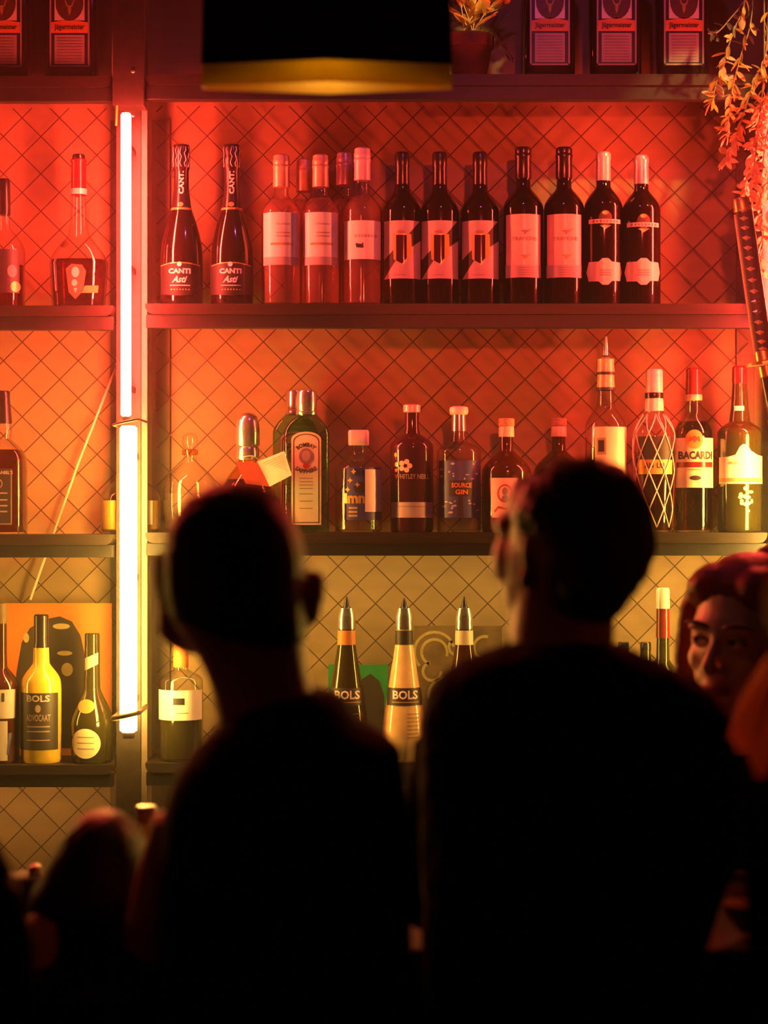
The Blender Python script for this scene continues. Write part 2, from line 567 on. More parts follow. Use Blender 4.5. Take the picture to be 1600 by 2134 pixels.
def rounded_plank(name, x0, x1, z1, th, y0, y1, m, parent):
    """board with rounded lower front ends"""
    bm = bmesh.new()
    r = th * 0.8
    out = []
    z0 = z1 - th
    for i in range(6):
        a = PI + PI / 2 * i / 5
        out.append((x0 + r + r * math.cos(a), z0 + r + r * math.sin(a)))
    for i in range(6):
        a = 1.5 * PI + PI / 2 * i / 5
        out.append((x1 - r + r * math.cos(a), z0 + r + r * math.sin(a)))
    out += [(x1, z1), (x0, z1)]
    f = [bm.verts.new((x, y0, z)) for x, z in out]
    b = [bm.verts.new((x, y1, z)) for x, z in out]
    bm.faces.new(f)
    bm.faces.new(list(reversed(b)))
    n = len(out)
    for i in range(n):
        bm.faces.new((f[i], b[i], b[(i + 1) % n], f[(i + 1) % n]))
    return from_bm(name, bm, m, parent)

for bname, x0, x1, dz in BAYS:
    unit = thing('shelving_bay', 'wooden bottle shelves on black steel rails, ' + BAY_WORDS[bname], 'shelf', ((x0 + x1) / 2, 0.1, 0))
    inv = Matrix.Translation((-(x0 + x1) / 2, -0.1, 0))
    for k, (zt, th, rh) in enumerate(((S0, 0.023, 0.029), (S1, 0.022, 0.028), (S2, 0.022, 0.026), (S3, 0.020, 0.027), (S4, 0.022, 0.027))):
        zt += dz
        p = rounded_plank('shelf_board', x0, x1, zt, th, -0.004, 0.164, M['shelf_wood'], unit)
        p.data.transform(inv)
        r = box('front_rail', x0 + 0.001, x1 - 0.001, 0.002, 0.03, zt - th - rh, zt - th, M['black_steel'], unit, bev=0.0012)
        r.data.transform(inv)
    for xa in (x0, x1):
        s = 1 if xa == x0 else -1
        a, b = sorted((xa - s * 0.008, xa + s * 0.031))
        w = box('side_shade_strip', a, b, 0.188, 0.199, 0.0, S0 - 0.06, M['shade_strip'], unit)  # dark strip painting the post's shadow onto the wall
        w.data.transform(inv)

# posts between the bays
def post(px_c, label, off, gid, far=False):
    x = px_c
    t = thing('shelf_post', label, 'post', (x, 0.0, 0))
    box('post_body', -0.0365 + off, 0.0150 + off * 1.0, 0.040, 0.050, 0.0, S0 + 0.55, M['post_steel'], t)
    box('side_flange', 0.0165 + off, 0.0285 + off, 0.040, 0.050, 0.0, S0 + 0.55, M['flange'], t)
    box('head_plate', -0.0365 + off, 0.0285 + off, -0.02, 0.039, S0 - 0.068, S0 + 0.55, M['post_steel'], t)
    if off > 0:  # added plate and arms keeping red tube light off the end wall
        box('tube_light_shield', -0.027, 0.030, -0.052, -0.047, S1 - 0.03, S0 - 0.07, M['post_steel'], t)
        for zz in (S1 + 0.1, S1 + 0.3):
            box('shield_arm', -0.026, -0.022, -0.047, 0.036, zz - 0.006, zz + 0.006, M['post_steel'], t)
            box('shield_arm', -0.026, 0.012, 0.036, 0.0395, zz - 0.006, zz + 0.006, M['post_steel'], t)
    for zz in (S0 + 0.002, S0 - 0.09):
        bm = bmesh.new()
        bm_ellipsoid(bm, (0.006 + off, -0.0215, zz), (0.0045, 0.003, 0.0045), u=10, v=6)
        from_bm('screw_head', bm, M['silver'], t, True)
    # tubes strapped to the front
    out = []
    for nm, m, p0, p1, r, dx, lab in (('light_tube', M['red_far' if far else 'red_tube'], 236, 868, 0.0105, -0.0005, 'upper red glowing light tube strapped to '),
                                 ('light_tube', M['yel_far' if far else 'yel_tube'], 888, 1526, 0.0175, 0.0045, 'lower yellow glowing light tube strapped to ')):
        yy = -0.085
        s = (D0 + yy) / F
        za, zb = ZC + (1067 - p1) * s, ZC + (1067 - p0) * s
        g = thing(nm, lab + gid, 'light tube', (x + dx, yy, za))
        lathe('tube', [(r * 0.6, 0), (r, 0.004), (r, zb - za - 0.004), (r * 0.75, zb - za)], m, g, seg=20)
        lathe('end_cap', [(r * 0.7, -0.012), (r * 0.75, -0.002), (r * 0.75, 0.0)], M['post_steel'], g, seg=16)
        for zs in ((zb - za - 0.02, ) if r < 0.012 else (zb - za + 0.008, 0.035)):
            if r < 0.012 or off > 0:
                continue
            pts = []
            for i in range(13):
                a = PI * i / 12
                pts.append((-dx + 0.027 * -math.cos(a), -(r + 0.002) * math.sin(a) ** 0.6 + (0.124 if i in (0, 12) else 0), zs + 0.006 * -math.cos(a)))
            tube('strap', pts, 0.0026 if zs > 0.1 else 0.0055, M['strap'], g, 6)
        for zs in ((0.06, (zb - za) * 0.5, zb - za - 0.06) if not (off > 0 and r < 0.012) else (0.03, 0.09)):
            box('clip', -0.005, 0.005, r * 0.5, 0.1245, zs - 0.006, zs + 0.006, M['post_steel'], g)
        out.append(g)
    return t
post(TUBE_X[0], 'steel shelf post between the narrow and wide bays, beside the dark sparkling wine bottles', 0.0, 'the post beside the sparkling wines')
post(TUBE_X[1], 'steel shelf post behind the hanging vine and sword grip', 0.040, 'the post behind the hanging vine')
post(LEFT_X, 'steel shelf post at the far side of the narrow bay', 0.0, 'the far post of the narrow bay', True)

# wire mesh in front of the plywood, one panel for each bay
unit_wire = bpy.data.meshes.new('wire')
bm = bmesh.new()
bm_tube(bm, [(0, 0, -0.5), (0, 0, 0.5)], 0.00115, 6)
bm.to_mesh(unit_wire); bm.free()
unit_wire.materials.append(M['wire'])
def mesh_panel(x0, x1, z0, z1, cpx, cpy, label):
    y = 0.180
    c = PX(cpx, cpy, y)
    P = 0.0812
    root = thing('wire_mesh_panel', label, 'wire mesh', ((x0 + x1) / 2, y, z0))
    ox, oz = (x0 + x1) / 2, z0
    for sgn, yy in ((1, 0.0), (-1, 0.0032)):
        # z - sgn*x = k
        k0 = c.z - sgn * c.x
        ks = [z - sgn * x for x in (x0, x1) for z in (z0, z1)]
        n0, n1 = math.ceil((min(ks) - k0) / P), math.floor((max(ks) - k0) / P)
        for i in range(n0, n1 + 1):
            k = k0 + i * P
            # clip
            pts = []
            for x in (x0, x1):
                z = k + sgn * x
                if z0 <= z <= z1:
                    pts.append((x, z))
            for z in (z0, z1):
                x = (z - k) * sgn
                if x0 < x < x1:
                    pts.append((x, z))
            if len(pts) < 2:
                continue
            a, b = min(pts), max(pts)
            L = math.hypot(b[0] - a[0], b[1] - a[1])
            if L < 0.01:
                continue
            w = obj('wire', unit_wire, None, root)
            w.location = ((a[0] + b[0]) / 2 - ox, yy, (a[1] + b[1]) / 2 - oz)
            w.rotation_euler = (0, sgn * PI / 4, 0)
            w.scale = (1, 1, L)
mesh_panel(-0.494, 0.790, ZC - 0.86, S0 - 0.03, 977, 283.6, 'diamond wire mesh over the plywood of the wide bay')
mesh_panel(-0.93, -0.562, ZC - 0.95, S0 - 0.035, 85, 830, 'diamond wire mesh over the plywood of the narrow bay')

# ------------------------------------------------------------------ bar counter
bar = thing('bar_counter', 'dark wooden bar counter the people sit and stand at', 'bar counter', (0, -1.55, 0))
box('counter_top', -2.6, 2.6, -0.30, 0.25, 1.03, 1.08, M['counter'], bar, bev=0.006)
for i in range(8):
    box('front_panel', -2.5 + i * 0.625 + 0.006, -2.5 + (i + 1) * 0.625 - 0.006, -0.03, 0.0, 0.05, 1.03, M['counter'], bar, bev=0.004)
box('bar_body', -2.5, 2.5, 0.0, 0.2, 0.0, 1.03, M['counter'], bar)

# ------------------------------------------------------------------ pendant lamps over the bar
def pendant(cx_px, label, strength):
    y = -1.45
    s = SC(y)
    cx = (cx_px - 800) * s
    z = lambda py: ZC + (1067 - py) * s
    t = thing('pendant_lamp', label, 'lamp', (cx, y, z(183)))
    hwid, hd = 260 * s, 0.045
    def ringpts(k, zz, d=1.0):
        return [(-hwid * k, -0.012 * d, zz), (0, -hd * d * k, zz), (hwid * k, -0.012 * d, zz), (hwid * k, 0.012 * d, zz), (0, hd * d * k, zz), (-hwid * k, 0.012 * d, zz)]
    def shell(name, specs, m, thick=0.003):
        bm = bmesh.new()
        rings = [[bm.verts.new(p) for p in ringpts(*sp)] for sp in specs]
        for a, b in zip(rings[:-1], rings[1:]):
            for i in range(6):
                bm.faces.new((a[i], a[(i + 1) % 6], b[(i + 1) % 6], b[i]))
        bmesh.ops.recalc_face_normals(bm, faces=bm.faces)
        bmesh.ops.solidify(bm, geom=bm.faces[:], thickness=thick)
        return from_bm(name, bm, m, t)
    h = z(138) - z(183)
    shell('gold_band', [(1.0, 0.0), (1.0, h)], M['lamp_gold'])
    shell('shade', [(1.0, h + 0.0005), (0.94, h + 0.40, 1.4)], M['shade'])
    box('top_plate', -hwid * 0.93, hwid * 0.93, -0.015, 0.015, h + 0.395, h + 0.402, M['shade'], t)
    tube('cable', [(0, 0, h + 0.40), (0, 0, 3.1 - z(183))], 0.004, M['black_matte'], t)
    bm = bmesh.new()
    bm_ellipsoid(bm, (0, 0, h + 0.09), (0.018, 0.018, 0.024), u=12, v=8)
    from_bm('bulb', bm, M['bulb'], t, True)
    ld = bpy.data.lights.new('pendant_light', 'POINT')
    ld.color = (1.0, 0.55, 0.16)
    ld.energy = strength
    ld.shadow_soft_size = 0.02
    lo = bpy.data.objects.new('pendant_light', ld)
    COL.objects.link(lo)
    lo.parent = t
    lo.location = (0, 0, h + 0.03)
# translucent gold band
m = mat('lamp_gold', (0.62, 0.45, 0.06), 0.5, vary=0.1, scale=30)
M['lamp_gold'] = m
nt = m.node_tree
pb = nt.nodes['Principled BSDF']
tl = nt.nodes.new('ShaderNodeBsdfTranslucent')
tl.inputs[0].default_value = (0.7, 0.52, 0.06, 1)
mxs = nt.nodes.new('ShaderNodeMixShader')
mxs.inputs[0].default_value = 0.5
nt.links.new(pb.outputs[0], mxs.inputs[1])
nt.links.new(tl.outputs[0], mxs.inputs[2])
nt.links.new(mxs.outputs[0], nt.nodes['Material Output'].inputs[0])
M['bulb'] = emit_mat('bulb_glow', (1.0, 0.6, 0.2), 2.0)
pendant(681, 'dark pendant lamp with gold lower band hanging over the bar', 0.5)

# added red wash light, unseen, brightening the middle of the shelf wall
rw = thing('added_wash_spotlight', 'added red wash spotlight, unseen, hung from the ceiling behind the seated people', 'spotlight', (0.45, -3.1, 2.42))
RT = Vector((0.42, 0.2, 2.06))
rd = (RT - Vector(rw.location)).normalized()
tube('housing', [-rd * 0.10, rd * 0.06], 0.05, M['black_steel'], rw, 16)
tube('stem', [(0, 0, 0), (0, 0, 3.1 - 2.42)], 0.008, M['black_steel'], rw, 8)
ld = bpy.data.lights.new('red_fill', 'SPOT')
ld.color = (1.0, 0.065, 0.03)
ld.energy = 280.0
ld.spot_size = math.radians(22)
ld.spot_blend = 0.7
ld.shadow_soft_size = 0.05
lo = bpy.data.objects.new('red_fill', ld)
COL.objects.link(lo)
lo.parent = rw
lo.location = rd * 0.08
lo.rotation_mode = 'QUATERNION'
lo.rotation_quaternion = rd.to_track_quat('-Z', 'Y')

# added purple spotlight over the bar aisle, unseen, tinting labels and faces
sp = thing('added_purple_spotlight', 'small added ceiling spotlight with purple fill light over the bar aisle', 'spotlight', (0.25, -1.0, 3.1))
lathe('housing', [(0.03, -0.12), (0.035, -0.1), (0.035, -0.02), (0.02, 0.0)], M['black_steel'], sp)
ld = bpy.data.lights.new('purple_fill', 'SPOT')
ld.color = (0.85, 0.16, 0.60)
ld.energy = 7.0
ld.spot_size = math.radians(110)
ld.spot_blend = 0.6
ld.shadow_soft_size = 0.03
lo = bpy.data.objects.new('purple_fill', ld)
COL.objects.link(lo)
lo.parent = sp
lo.location = (0, 0, -0.13)
lo.rotation_euler = (math.radians(40), 0, 0)


# ------------------------------------------------------------------ bottles, top shelf (dark square bottles)
B0 = 155
def herb_bottle(cx, y, label, z, grp):
    b = Bottle('herbal_liqueur_bottle', label, cx, y, B0, z, group=grp, dr=0.62, n=7)
    b.body([(50, 155), (53, 151), (53, -62)] + shoulder(53, 17, -62, -92, 2.2, 1.2, 6) + [(16, -112)], M['dark_glass'])
    b.lathe_part('cap', [(17, -110), (18, -113), (18, -135), (15, -137)], M['black_foil'])
    l = b.rect('label', -42, 42, -52, 133, M['ink'], 0.0006)
    b.decal('label_border', [[(-41, 132), (41, 132), (41, 129), (-41, 129)], [(-41, 132), (-38, 132), (-38, -51), (-41, -51)],
                             [(38, 132), (41, 132), (41, -51), (38, -51)]], M['grey_paper'], 0.0010, l)
    b.rect('text_panel', -31, 31, 66, 126, M['grey_paper'], 0.0010, l)
    b.rect('emblem_panel', -31, 31, -48, 36, M['paper'], 0.0010, l)
    e = b.decal('emblem', [circle(0, 0, 29, 37)], M['leaf_dark'], 0.0014, l)
    # stag head: antlers and muzzle
    st = []
    for s in (-1, 1):
        st.append([(s * 3, 6), (s * 9, -8), (s * 16, -12), (s * 17, -10), (s * 10, -5), (s * 6, 8)])
        st.append([(s * 9, -8), (s * 10, -20), (s * 12, -20), (s * 11, -7)])
    st.append([(-4, 5), (4, 5), (3, 18), (0, 26), (-3, 18)])
    b.decal('stag', st, M['tan_ink'], 0.0018, l)
    b.decal('orange_band', [[(-38, 62), (38, 62), (38, 40), (0, 34), (-38, 40)]], M['orange_paper'], 0.0014, l)
    b.text('Jägermeister', 0, 51, 62, 14, M['ink'], 0.0019, l, bold=0.015)
    b.decal('fine_print', [[(-26, p), (26, p), (26, p + 2), (-26, p + 2)] for p in range(72, 122, 6)], M['soft_ink'], 0.0016, l)
    return b
GH = 'square herbal liqueur bottles on the top shelf'
for cx, lab, dz in ((10, 'dark square liqueur bottle at the outer end of the top shelf of the narrow bay', -0.004),
                    (150, 'dark square liqueur bottle on the top shelf next to the post with the glowing tube', -0.004),
                    (1143, 'dark square liqueur bottle on the top shelf nearest the potted plant', 0),
                    (1281, 'dark square liqueur bottle on the top shelf, middle of three', 0),
                    (1420, 'dark square liqueur bottle on the top shelf beside the hanging vine', 0)):
    herb_bottle(cx, 0.055, lab, S0 + dz, GH)

# ------------------------------------------------------------------ bottles, wine shelf
B1 = 633
Z1 = S1
# flask of spirits, outer end of the narrow bay
b = Bottle('whisky_bottle', 'clear bottle with dark label and black ribbed cap beside the long-necked cognac', 8, 0.06, B1, S1 - 0.004)
b.body([(42, 633), (44, 628), (44, 520)] + shoulder(44, 13, 520, 465, 2.0, 1.3) + [(12, 435), (12, 430)], M['clear'])
b.liquid(545, M['cognac'])
b.lathe_part('cap', [(13, 440), (14, 438), (13, 368), (11, 364)], M['black_foil'])
l = b.rect('label', -42, 37, 515, 605, M['ink'])
b.decal('emblem', [circle(24, 560, 9, 13)], M['soft_ink'], 0.001, l)
b.decal('seal', [circle(30, 592, 9, 11)], M['gold_ink'], 0.001, l)

# cognac decanter
b = Bottle('cognac_bottle', 'long-necked cognac bottle, part full of dark liquor, beside the glowing tube', 164, 0.07, B1, S1 - 0.004, dr=0.75, n=3)
b.body([(50, 633), (54, 628), (60, 540)] + shoulder(60, 22, 540, 480, 1.6, 1.2) + [(18, 460), (15, 400), (14, 385)], M['clear'])
b.liquid(533, M['cognac'], 0.94)
b.lathe_part('neck_foil', [(15, 398), (16.5, 396), (16, 384), (15.5, 330), (17, 328), (17, 324), (15, 322)], M['red_foil'])
b.lathe_part('neck_band', [(16.8, 396), (17.2, 394), (17.2, 386), (16.8, 384)], M['cream_foil'])
b.lathe_part('cork_top', [(13, 324), (13.5, 322), (13, 314), (11, 312)], M['black_foil'])
l = b.decal('label', [[(-20, 555), (-8, 545), (14, 547), (22, 560), (16, 600), (0, 618), (-14, 604)]], M['brown_card'], 0.001, flat=True)
b.decal('emblem', [circle(0, 562, 8, 11), circle(-2, 584, 6, 7), [(-4, 595), (4, 595), (0, 606)]], M['pink_paper'], 0.0016, l, flat=True)
b.decal('bottom_label', [[(20, 590), (48, 590), (46, 605), (10, 605)]], M['gold_ink'], 0.001, flat=True)
b.decal('medallion', [circle(-26, 502, 11, 8)], M['brown_card'], 0.0005, flat=False)

# two sparkling wines
def spark(cx, label):
    b = Bottle('sparkling_wine_bottle', label, cx, 0.055, B1, Z1)
    b.body([(42, 633), (45, 628), (45, 550), (44, 520)] + [(42, 505), (38, 485), (32, 462), (26, 445), (21, 430), (18, 415), (15, 390), (14.5, 350)], M['dark_glass'])
    f = b.lathe_part('neck_foil', [(21.5, 436), (21, 430), (18.6, 412), (15.8, 390), (15.3, 352), (17.5, 346), (18, 305), (16, 298), (8, 296)], M['black_foil'])
    b.lathe_part('foil_rim', [(22.4, 438), (22.8, 436), (22.0, 431), (21.4, 430)], M['gold_ink'], f)
    for a in range(5):
        pts = []
        for i in range(7):
            t = i / 6
            ang = -PI / 2 + (a - 2) * 0.55 + math.sin(i * 2.1 + a) * 0.12
            r = 18.2 * b.s
            pts.append((r * math.cos(ang), r * math.sin(ang), b.z(345 - 42 * t)))
        tube('foil_crease', pts, 0.0009, M['pink_foil'], f, 5)
    b.text('CANTI', 1, 378, 48, 11, M['white_ink'], 0.0014, f, vert=True, bold=0.05)
    b.decal('seal', [circle(0, 424, 6, 5)], M['gold_ink'], 0.0016, f)
    l = b.decal('label', [[(-41, 552), (-20, 548), (0, 547), (20, 548), (41, 552), (41, 612), (0, 616), (-41, 612)]], M['black_matte'], 0.0006)
    b.decal('label_edge', [[(-41, 553.5), (-20, 549.5), (0, 548.5), (20, 549.5), (41, 553.5), (41, 551.5), (20, 547.5), (0, 546.5), (-20, 547.5), (-41, 551.5)]], M['gold_ink'], 0.0010, l)
    b.decal('emblem', [circle(0, 551, 5)], M['white_ink'], 0.0014, l)
    b.text('CANTI', 0, 565, 46, 11, M['white_ink'], 0.0012, l, bold=0.05)
    b.text('Asti', 0, 582, 32, 14, M['white_ink'], 0.0012, l, shear=0.4, bold=0.03)
    b.decal('rule', [[(-20, 594), (22, 594), (22, 595.5), (-20, 595.5)]], M['white_ink'], 0.0012, l)
    b.decal('fine_print', [[(-18 + 6 * i, 602), (-15 + 6 * i, 602), (-15 + 6 * i, 604.5), (-18 + 6 * i, 604.5)] for i in range(7)], M['gold_ink'], 0.0012, l)
spark(378, 'dark sparkling wine bottle with black foil, closest to the glowing tube')
spark(483, 'dark sparkling wine bottle with glinting foil, beside the first pale rosé')

# rosé
def rose(cx, y, top, sh, label, foil, kind, base=633):
    b = Bottle('rose_wine_bottle', label, cx, y, base, Z1)
    nk = 16
    b.body([(38, 633), (41, 629), (41, sh + 42)] + shoulder(41, nk - 1.5, sh + 42, sh, 2.1, 1.35) + [(14.5, sh - 20), (14.5, top + 40)], M['clear'])
    b.liquid(sh + 8, M['rose_wine'], 0.95)
    f = b.lathe_part('screw_cap', [(17, top + 68), (17.3, top + 66), (17, top + 30), (18, top + 28), (18, top + 24), (16.6, top + 22), (17.6, top + 18), (17.6, top + 12), (16.6, top + 10), (16.4, top + 3), (13, top)], foil)
    if kind == 1:
        l = b.rect('label', -36, 36, 443, 535, M['paper'])
        b.rect('label_foot', -36, 36, 535, 552, M['grey_paper'], 0.0006)
        b.decal('ornament', [[(-20, 506), (26, 506), (26, 511), (-20, 511)]], M['tan_ink'], 0.001, l)
        b.decal('faint_print', [[(-8, p), (20, p), (20, p + 3), (-8, p + 3)] for p in (466, 484, 491)], M['grey_paper'], 0.001, l)
    elif kind == 2:
        l = b.rect('label', -38, 38, 460, 540, M['paper'])
        b.decal('emblem', [[(-14, 507), (-2, 509), (2, 505), (3, 517), (-12, 516)]], M['ink'], 0.001, l)
        b.decal('faint_print', [[(-16 + 7 * i, 489), (-12 + 7 * i, 489), (-12 + 7 * i, 495), (-16 + 7 * i, 495)] for i in range(7)], M['grey_paper'], 0.001, l)
    return b
rose(586, 0.055, 318, 402, 'rosé bottle with cream label and tan screw cap, next to the sparkling wines', M['tan_foil'], 1)
rose(668, 0.055, 318, 402, 'rosé bottle with cream label and tan screw cap, between two other rosés', M['tan_foil'], 1)
rose(755, 0.055, 304, 398, 'rosé bottle with square label and small dark emblem and pale cap', M['cream_foil'], 2)
rose(634, 0.137, 326, 404, 'rosé bottle standing behind the tan-capped rosés, brown screw cap', M['tan_foil'], 0, base=640)
rose(718, 0.137, 313, 404, 'rosé bottle standing behind, with a pink cap', M['pink_foil'], 0, base=640)

# three red wines with diagonal labels
def diag(cx, label):
    b = Bottle('red_wine_bottle', label, cx, 0.055, B1, Z1, group='red wines with diagonal shield labels')
    b.body([(37, 633), (40, 629), (40, 440)] + shoulder(40, 17, 440, 395, 2.0, 1.35) + [(15, 378), (14, 345)], M['dark_glass'])
    b.lathe_part('neck_foil', [(15.5, 392), (15.5, 388), (14.6, 345), (15.5, 342), (15.5, 318), (13, 313)], M['black_foil'])
    l = b.decal('label', [[(-38, 460), (36, 460), (10, 492), (-38, 540)], [(38, 500), (38, 580), (-38, 580), (-12, 540)]], M['grey_paper'], 0.0006)
    l2 = b.rect('label_middle', -38, 38, 460, 580, M['black_matte'], 0.0004)
    s = b.decal('shield', [[(-20, 488), (18, 488), (20, 530), (0, 552), (-18, 540)]], M['gold_ink'], 0.0010, l)
    b.decal('shield_face', [[(-13, 490), (9, 490), (9, 538), (-1, 550), (-13, 543)]], M['purple_glass'], 0.0014, l)
    b.decal('crest', [circle(-3, 484, 9, 4)], M['soft_ink'], 0.0014, l)
    b.decal('fine_print', [[(-20, 572), (8, 572), (8, 573.5), (-20, 573.5)]], M['soft_ink'], 0.0012, l)
diag(838, 'red wine bottle with diagonal shield label, next to the pale-capped rosé')
diag(916, 'red wine bottle with diagonal shield label, middle of three alike')
diag(1000, 'red wine bottle with diagonal shield label, next to the bird-label wine')

# two with bird labels
def bird(cx, label):
    b = Bottle('red_wine_bottle', label, cx, 0.055, B1, Z1)
    b.body([(39, 633), (42, 629), (42, 432)] + shoulder(42, 16, 432, 388, 2.0, 1.35) + [(15, 370), (15, 330)], M['dark_glass'])
    f = b.lathe_part('screw_cap', [(17.5, 368), (17.5, 364), (17, 326), (18, 324), (18, 318), (16.8, 316), (17.6, 312), (17, 306), (14, 303)], M['black_foil'])
    b.decal('cap_stripe', [[(-17, 360), (17, 360), (17, 358), (-17, 358)]], M['pink_foil'], 0.001, f)
    l = b.rect('label', -37, 34, 447, 578, M['pink_paper'])
    b.rect('label_foot', -38, 35, 552, 578, M['grey_paper'], 0.0009, l)
    for zz, mm in ((482, M['soft_ink']), (533, M['tan_ink'])):
        b.decal('bird', [[(0, zz + 4), (-18, zz - 6), (-8, zz - 1), (0, zz - 2), (8, zz - 1), (18, zz - 6), (3, zz + 5), (0, zz + 9), (-3, zz + 5)]], mm, 0.0012, l)
    b.text('TRAPICHE', 0, 498, 52, 8, M['soft_ink'], 0.0012, l, bold=0.02)
    b.decal('fine_print', [[(-16, p), (20, p), (20, p + 1.5), (-16, p + 1.5)] for p in (557, 562, 567, 572)], M['soft_ink'], 0.0013, l)
bird(1090, 'red wine bottle with tall pale bird label, next to the shield labels')
bird(1175, 'red wine bottle with tall pale bird label, next to the pink-capped wines')

# two with scalloped labels
def scallop(cx, dy, label):
    b = Bottle('red_wine_bottle', label, cx, 0.055, B1, Z1)
    b.body([(37, 633), (40, 629), (40, 430 + dy)] + shoulder(40, 15, 430 + dy, 385 + dy, 2.0, 1.35) + [(14.5, 370 + dy)], M['dark_glass'])
    b.lathe_part('neck_foil', [(15.5, 373 + dy), (15.5, 370 + dy), (15, 330 + dy), (16, 326 + dy), (16, 318 + dy), (13, 313 + dy)], M['pink_foil'])
    l = b.decal('label', [[(-33, 545), (-14, 545), (-6, 538), (6, 538), (14, 545), (32, 546), (36, 566), (32, 584), (14, 585), (6, 593), (-6, 593), (-14, 586), (-33, 585), (-37, 566)]], M['cream_paper'], 0.0006)
    b.decal('fine_print', [[(-12, p), (12, p), (12, p + 1.5), (-12, p + 1.5)] for p in (562, 567, 572)], M['soft_ink'], 0.001, l)
    e = b.decal('emblem', [circle(0, 455 + dy, 14, 16)], M['leaf_dark'], 0.0005)
    b.decal('crown', [circle(0, 444 + dy, 7, 4), [(-12, 470 + dy), (12, 470 + dy), (0, 478 + dy)]], M['gold_ink'], 0.0012, e)
    b.decal('ribbon', [[(-33, 457 + dy), (33, 457 + dy), (33, 466 + dy), (-33, 466 + dy)]], M['cream_paper'], 0.0010, e)
    b.decal('ribbon_print', [[(-26 + 7 * i, 459 + dy), (-22 + 7 * i, 459 + dy), (-22 + 7 * i, 464 + dy), (-26 + 7 * i, 464 + dy)] for i in range(8)], M['soft_ink'], 0.0014, e)
scallop(1257, 0, 'pink-capped red wine with scalloped label, between the bird label and another pink cap')
scallop(1336, 7, 'pink-capped red wine with scalloped label at the open end of the wine row')

# ------------------------------------------------------------------ bottles, spirits shelf
B2 = 1110
Z2 = S2
# square whiskey at the edge
b = Bottle('whiskey_bottle', 'square whiskey bottle with black label and black cap in the narrow bay', 6, 0.06, B2, S2 - 0.004, dr=0.95, n=5)
b.body([(46, 1110), (48, 1104), (47, 960)] + shoulder(47, 16, 960, 912, 2.2, 1.2) + [(17, 905), (19, 895), (17, 880), (14, 870)], M['clear'])
b.liquid(935, M['whiskey'], 0.95)
b.lathe_part('cap', [(19, 880), (19, 876), (15, 830), (15, 816), (12, 812)], M['black_foil'])
l = b.rect('label', -40, 28, 975, 1092, M['ink'], 0.0006)
b.text("JACK DANIEL'S", -2, 984, 62, 9, M['grey_paper'], 0.0012, l)
rr = [circle(-4, 1006, 12, 11, 20), circle(-4, 1006, 10, 9, 20)]
b.decal('ring_emblem', [[rr[0][i], rr[0][(i + 1) % 20], rr[1][(i + 1) % 20], rr[1][i]] for i in range(20)], M['soft_ink'], 0.0012, l)
b.decal('fine_print', [[(-30, q), (18, q), (18, q + 3), (-30, q + 3)] for q in (1024, 1038, 1050, 1062)], M['soft_ink'], 0.0012, l)
b.decal('label_border', [[(-39, 1090), (27, 1090), (27, 1088), (-39, 1088)], [(25, 1090), (27, 1090), (27, 977), (25, 977)]], M['soft_ink'], 0.0012, l)

# small yellow bottle half behind the tube
b = Bottle('liqueur_bottle', 'squat clear bottle of yellow liqueur half hidden behind the glowing tube', 272, 0.116, B2, Z2)
b.body([(58, 1110), (62, 1104), (62, 1040)] + shoulder(62, 16, 1040, 992, 1.8, 1.2) + [(13, 965)], M['clear'])
b.liquid(1045, M['yellow_liqueur'], 0.94)
b.lathe_part('cap', [(14, 966), (14.5, 964), (14, 948), (12, 946)], M['gold'])
b.rect('label', 18, 50, 1045, 1095, M['cream_paper'])

# round stopper bottle
b = Bottle('tequila_bottle', 'clear rounded bottle with a glass ball stopper beside the glowing tube', 396, 0.07, B2, Z2)
b.body([(44, 1110), (50, 1104), (55, 1060), (56, 1030), (54, 1010)] + shoulder(54, 14, 1010, 962, 1.7, 1.3) + [(12, 950), (12, 945)], M['clear'])
b.liquid(1030, M['water'], 0.94)
b.lathe_part('collar', [(16, 950), (17, 948), (17, 940), (13, 938)], M['clear_amber'])
b.lathe_part('ball_stopper', [(7, 940), (13, 934), (16.5, 924), (15, 912), (9, 906), (2, 904)], M['clear'])
b.decal('embossed_stars', [circle(-14, 1022, 4), circle(8, 1026, 4), circle(24, 1024, 3)], M['water'], 0.0006)

# silver capsule bottle with hanging booklet
b = Bottle('spirit_bottle', 'round bottle with a tall rounded silver stopper and a booklet on its neck', 516, 0.06, B2, Z2)
b.body([(44, 1110), (52, 1104), (56, 1070), (55, 1030)] + shoulder(55, 18, 1030, 965, 1.8, 1.15) + [(20, 958)], M['clear_amber'])
b.liquid(1000, M['cognac'], 0.94)
b.lathe_part('neck_ring', [(23, 960), (24, 957), (24, 936), (21, 932)], M['silver'])
b.lathe_part('stopper', [(24, 931), (25, 928), (25, 895), (23.5, 880), (20, 870), (12, 863), (3, 861)], M['silver'])
tg = thing('neck_booklet', 'small open paper booklet hung on the neck of the silver-stoppered bottle', 'booklet', PX(545, 958, 0.02))
def quad(name, pts, m, parent, base, th=0.0012):
    bm = bmesh.new()
    f = bm.faces.new([bm.verts.new(Vector(p) - Vector(base)) for p in pts])
    bmesh.ops.recalc_face_normals(bm, faces=[f])
    r = bmesh.ops.extrude_face_region(bm, geom=[f])
    for v in r['geom']:
        if isinstance(v, bmesh.types.BMVert):
            v.co.y += th
    return from_bm(name, bm, m, parent)
base = tg.location
quad('page', [PX(490, 962, 0.005), PX(536, 964, 0.018), PX(562, 1014, 0.012), PX(512, 1008, -0.004)], M['orange_paper'], tg, base)
p2 = quad('page', [PX(536, 962, 0.018), PX(592, 940, -0.006), PX(608, 990, -0.010), PX(562, 1014, 0.010)], M['pink_paper'], tg, base)
bm = bmesh.new()
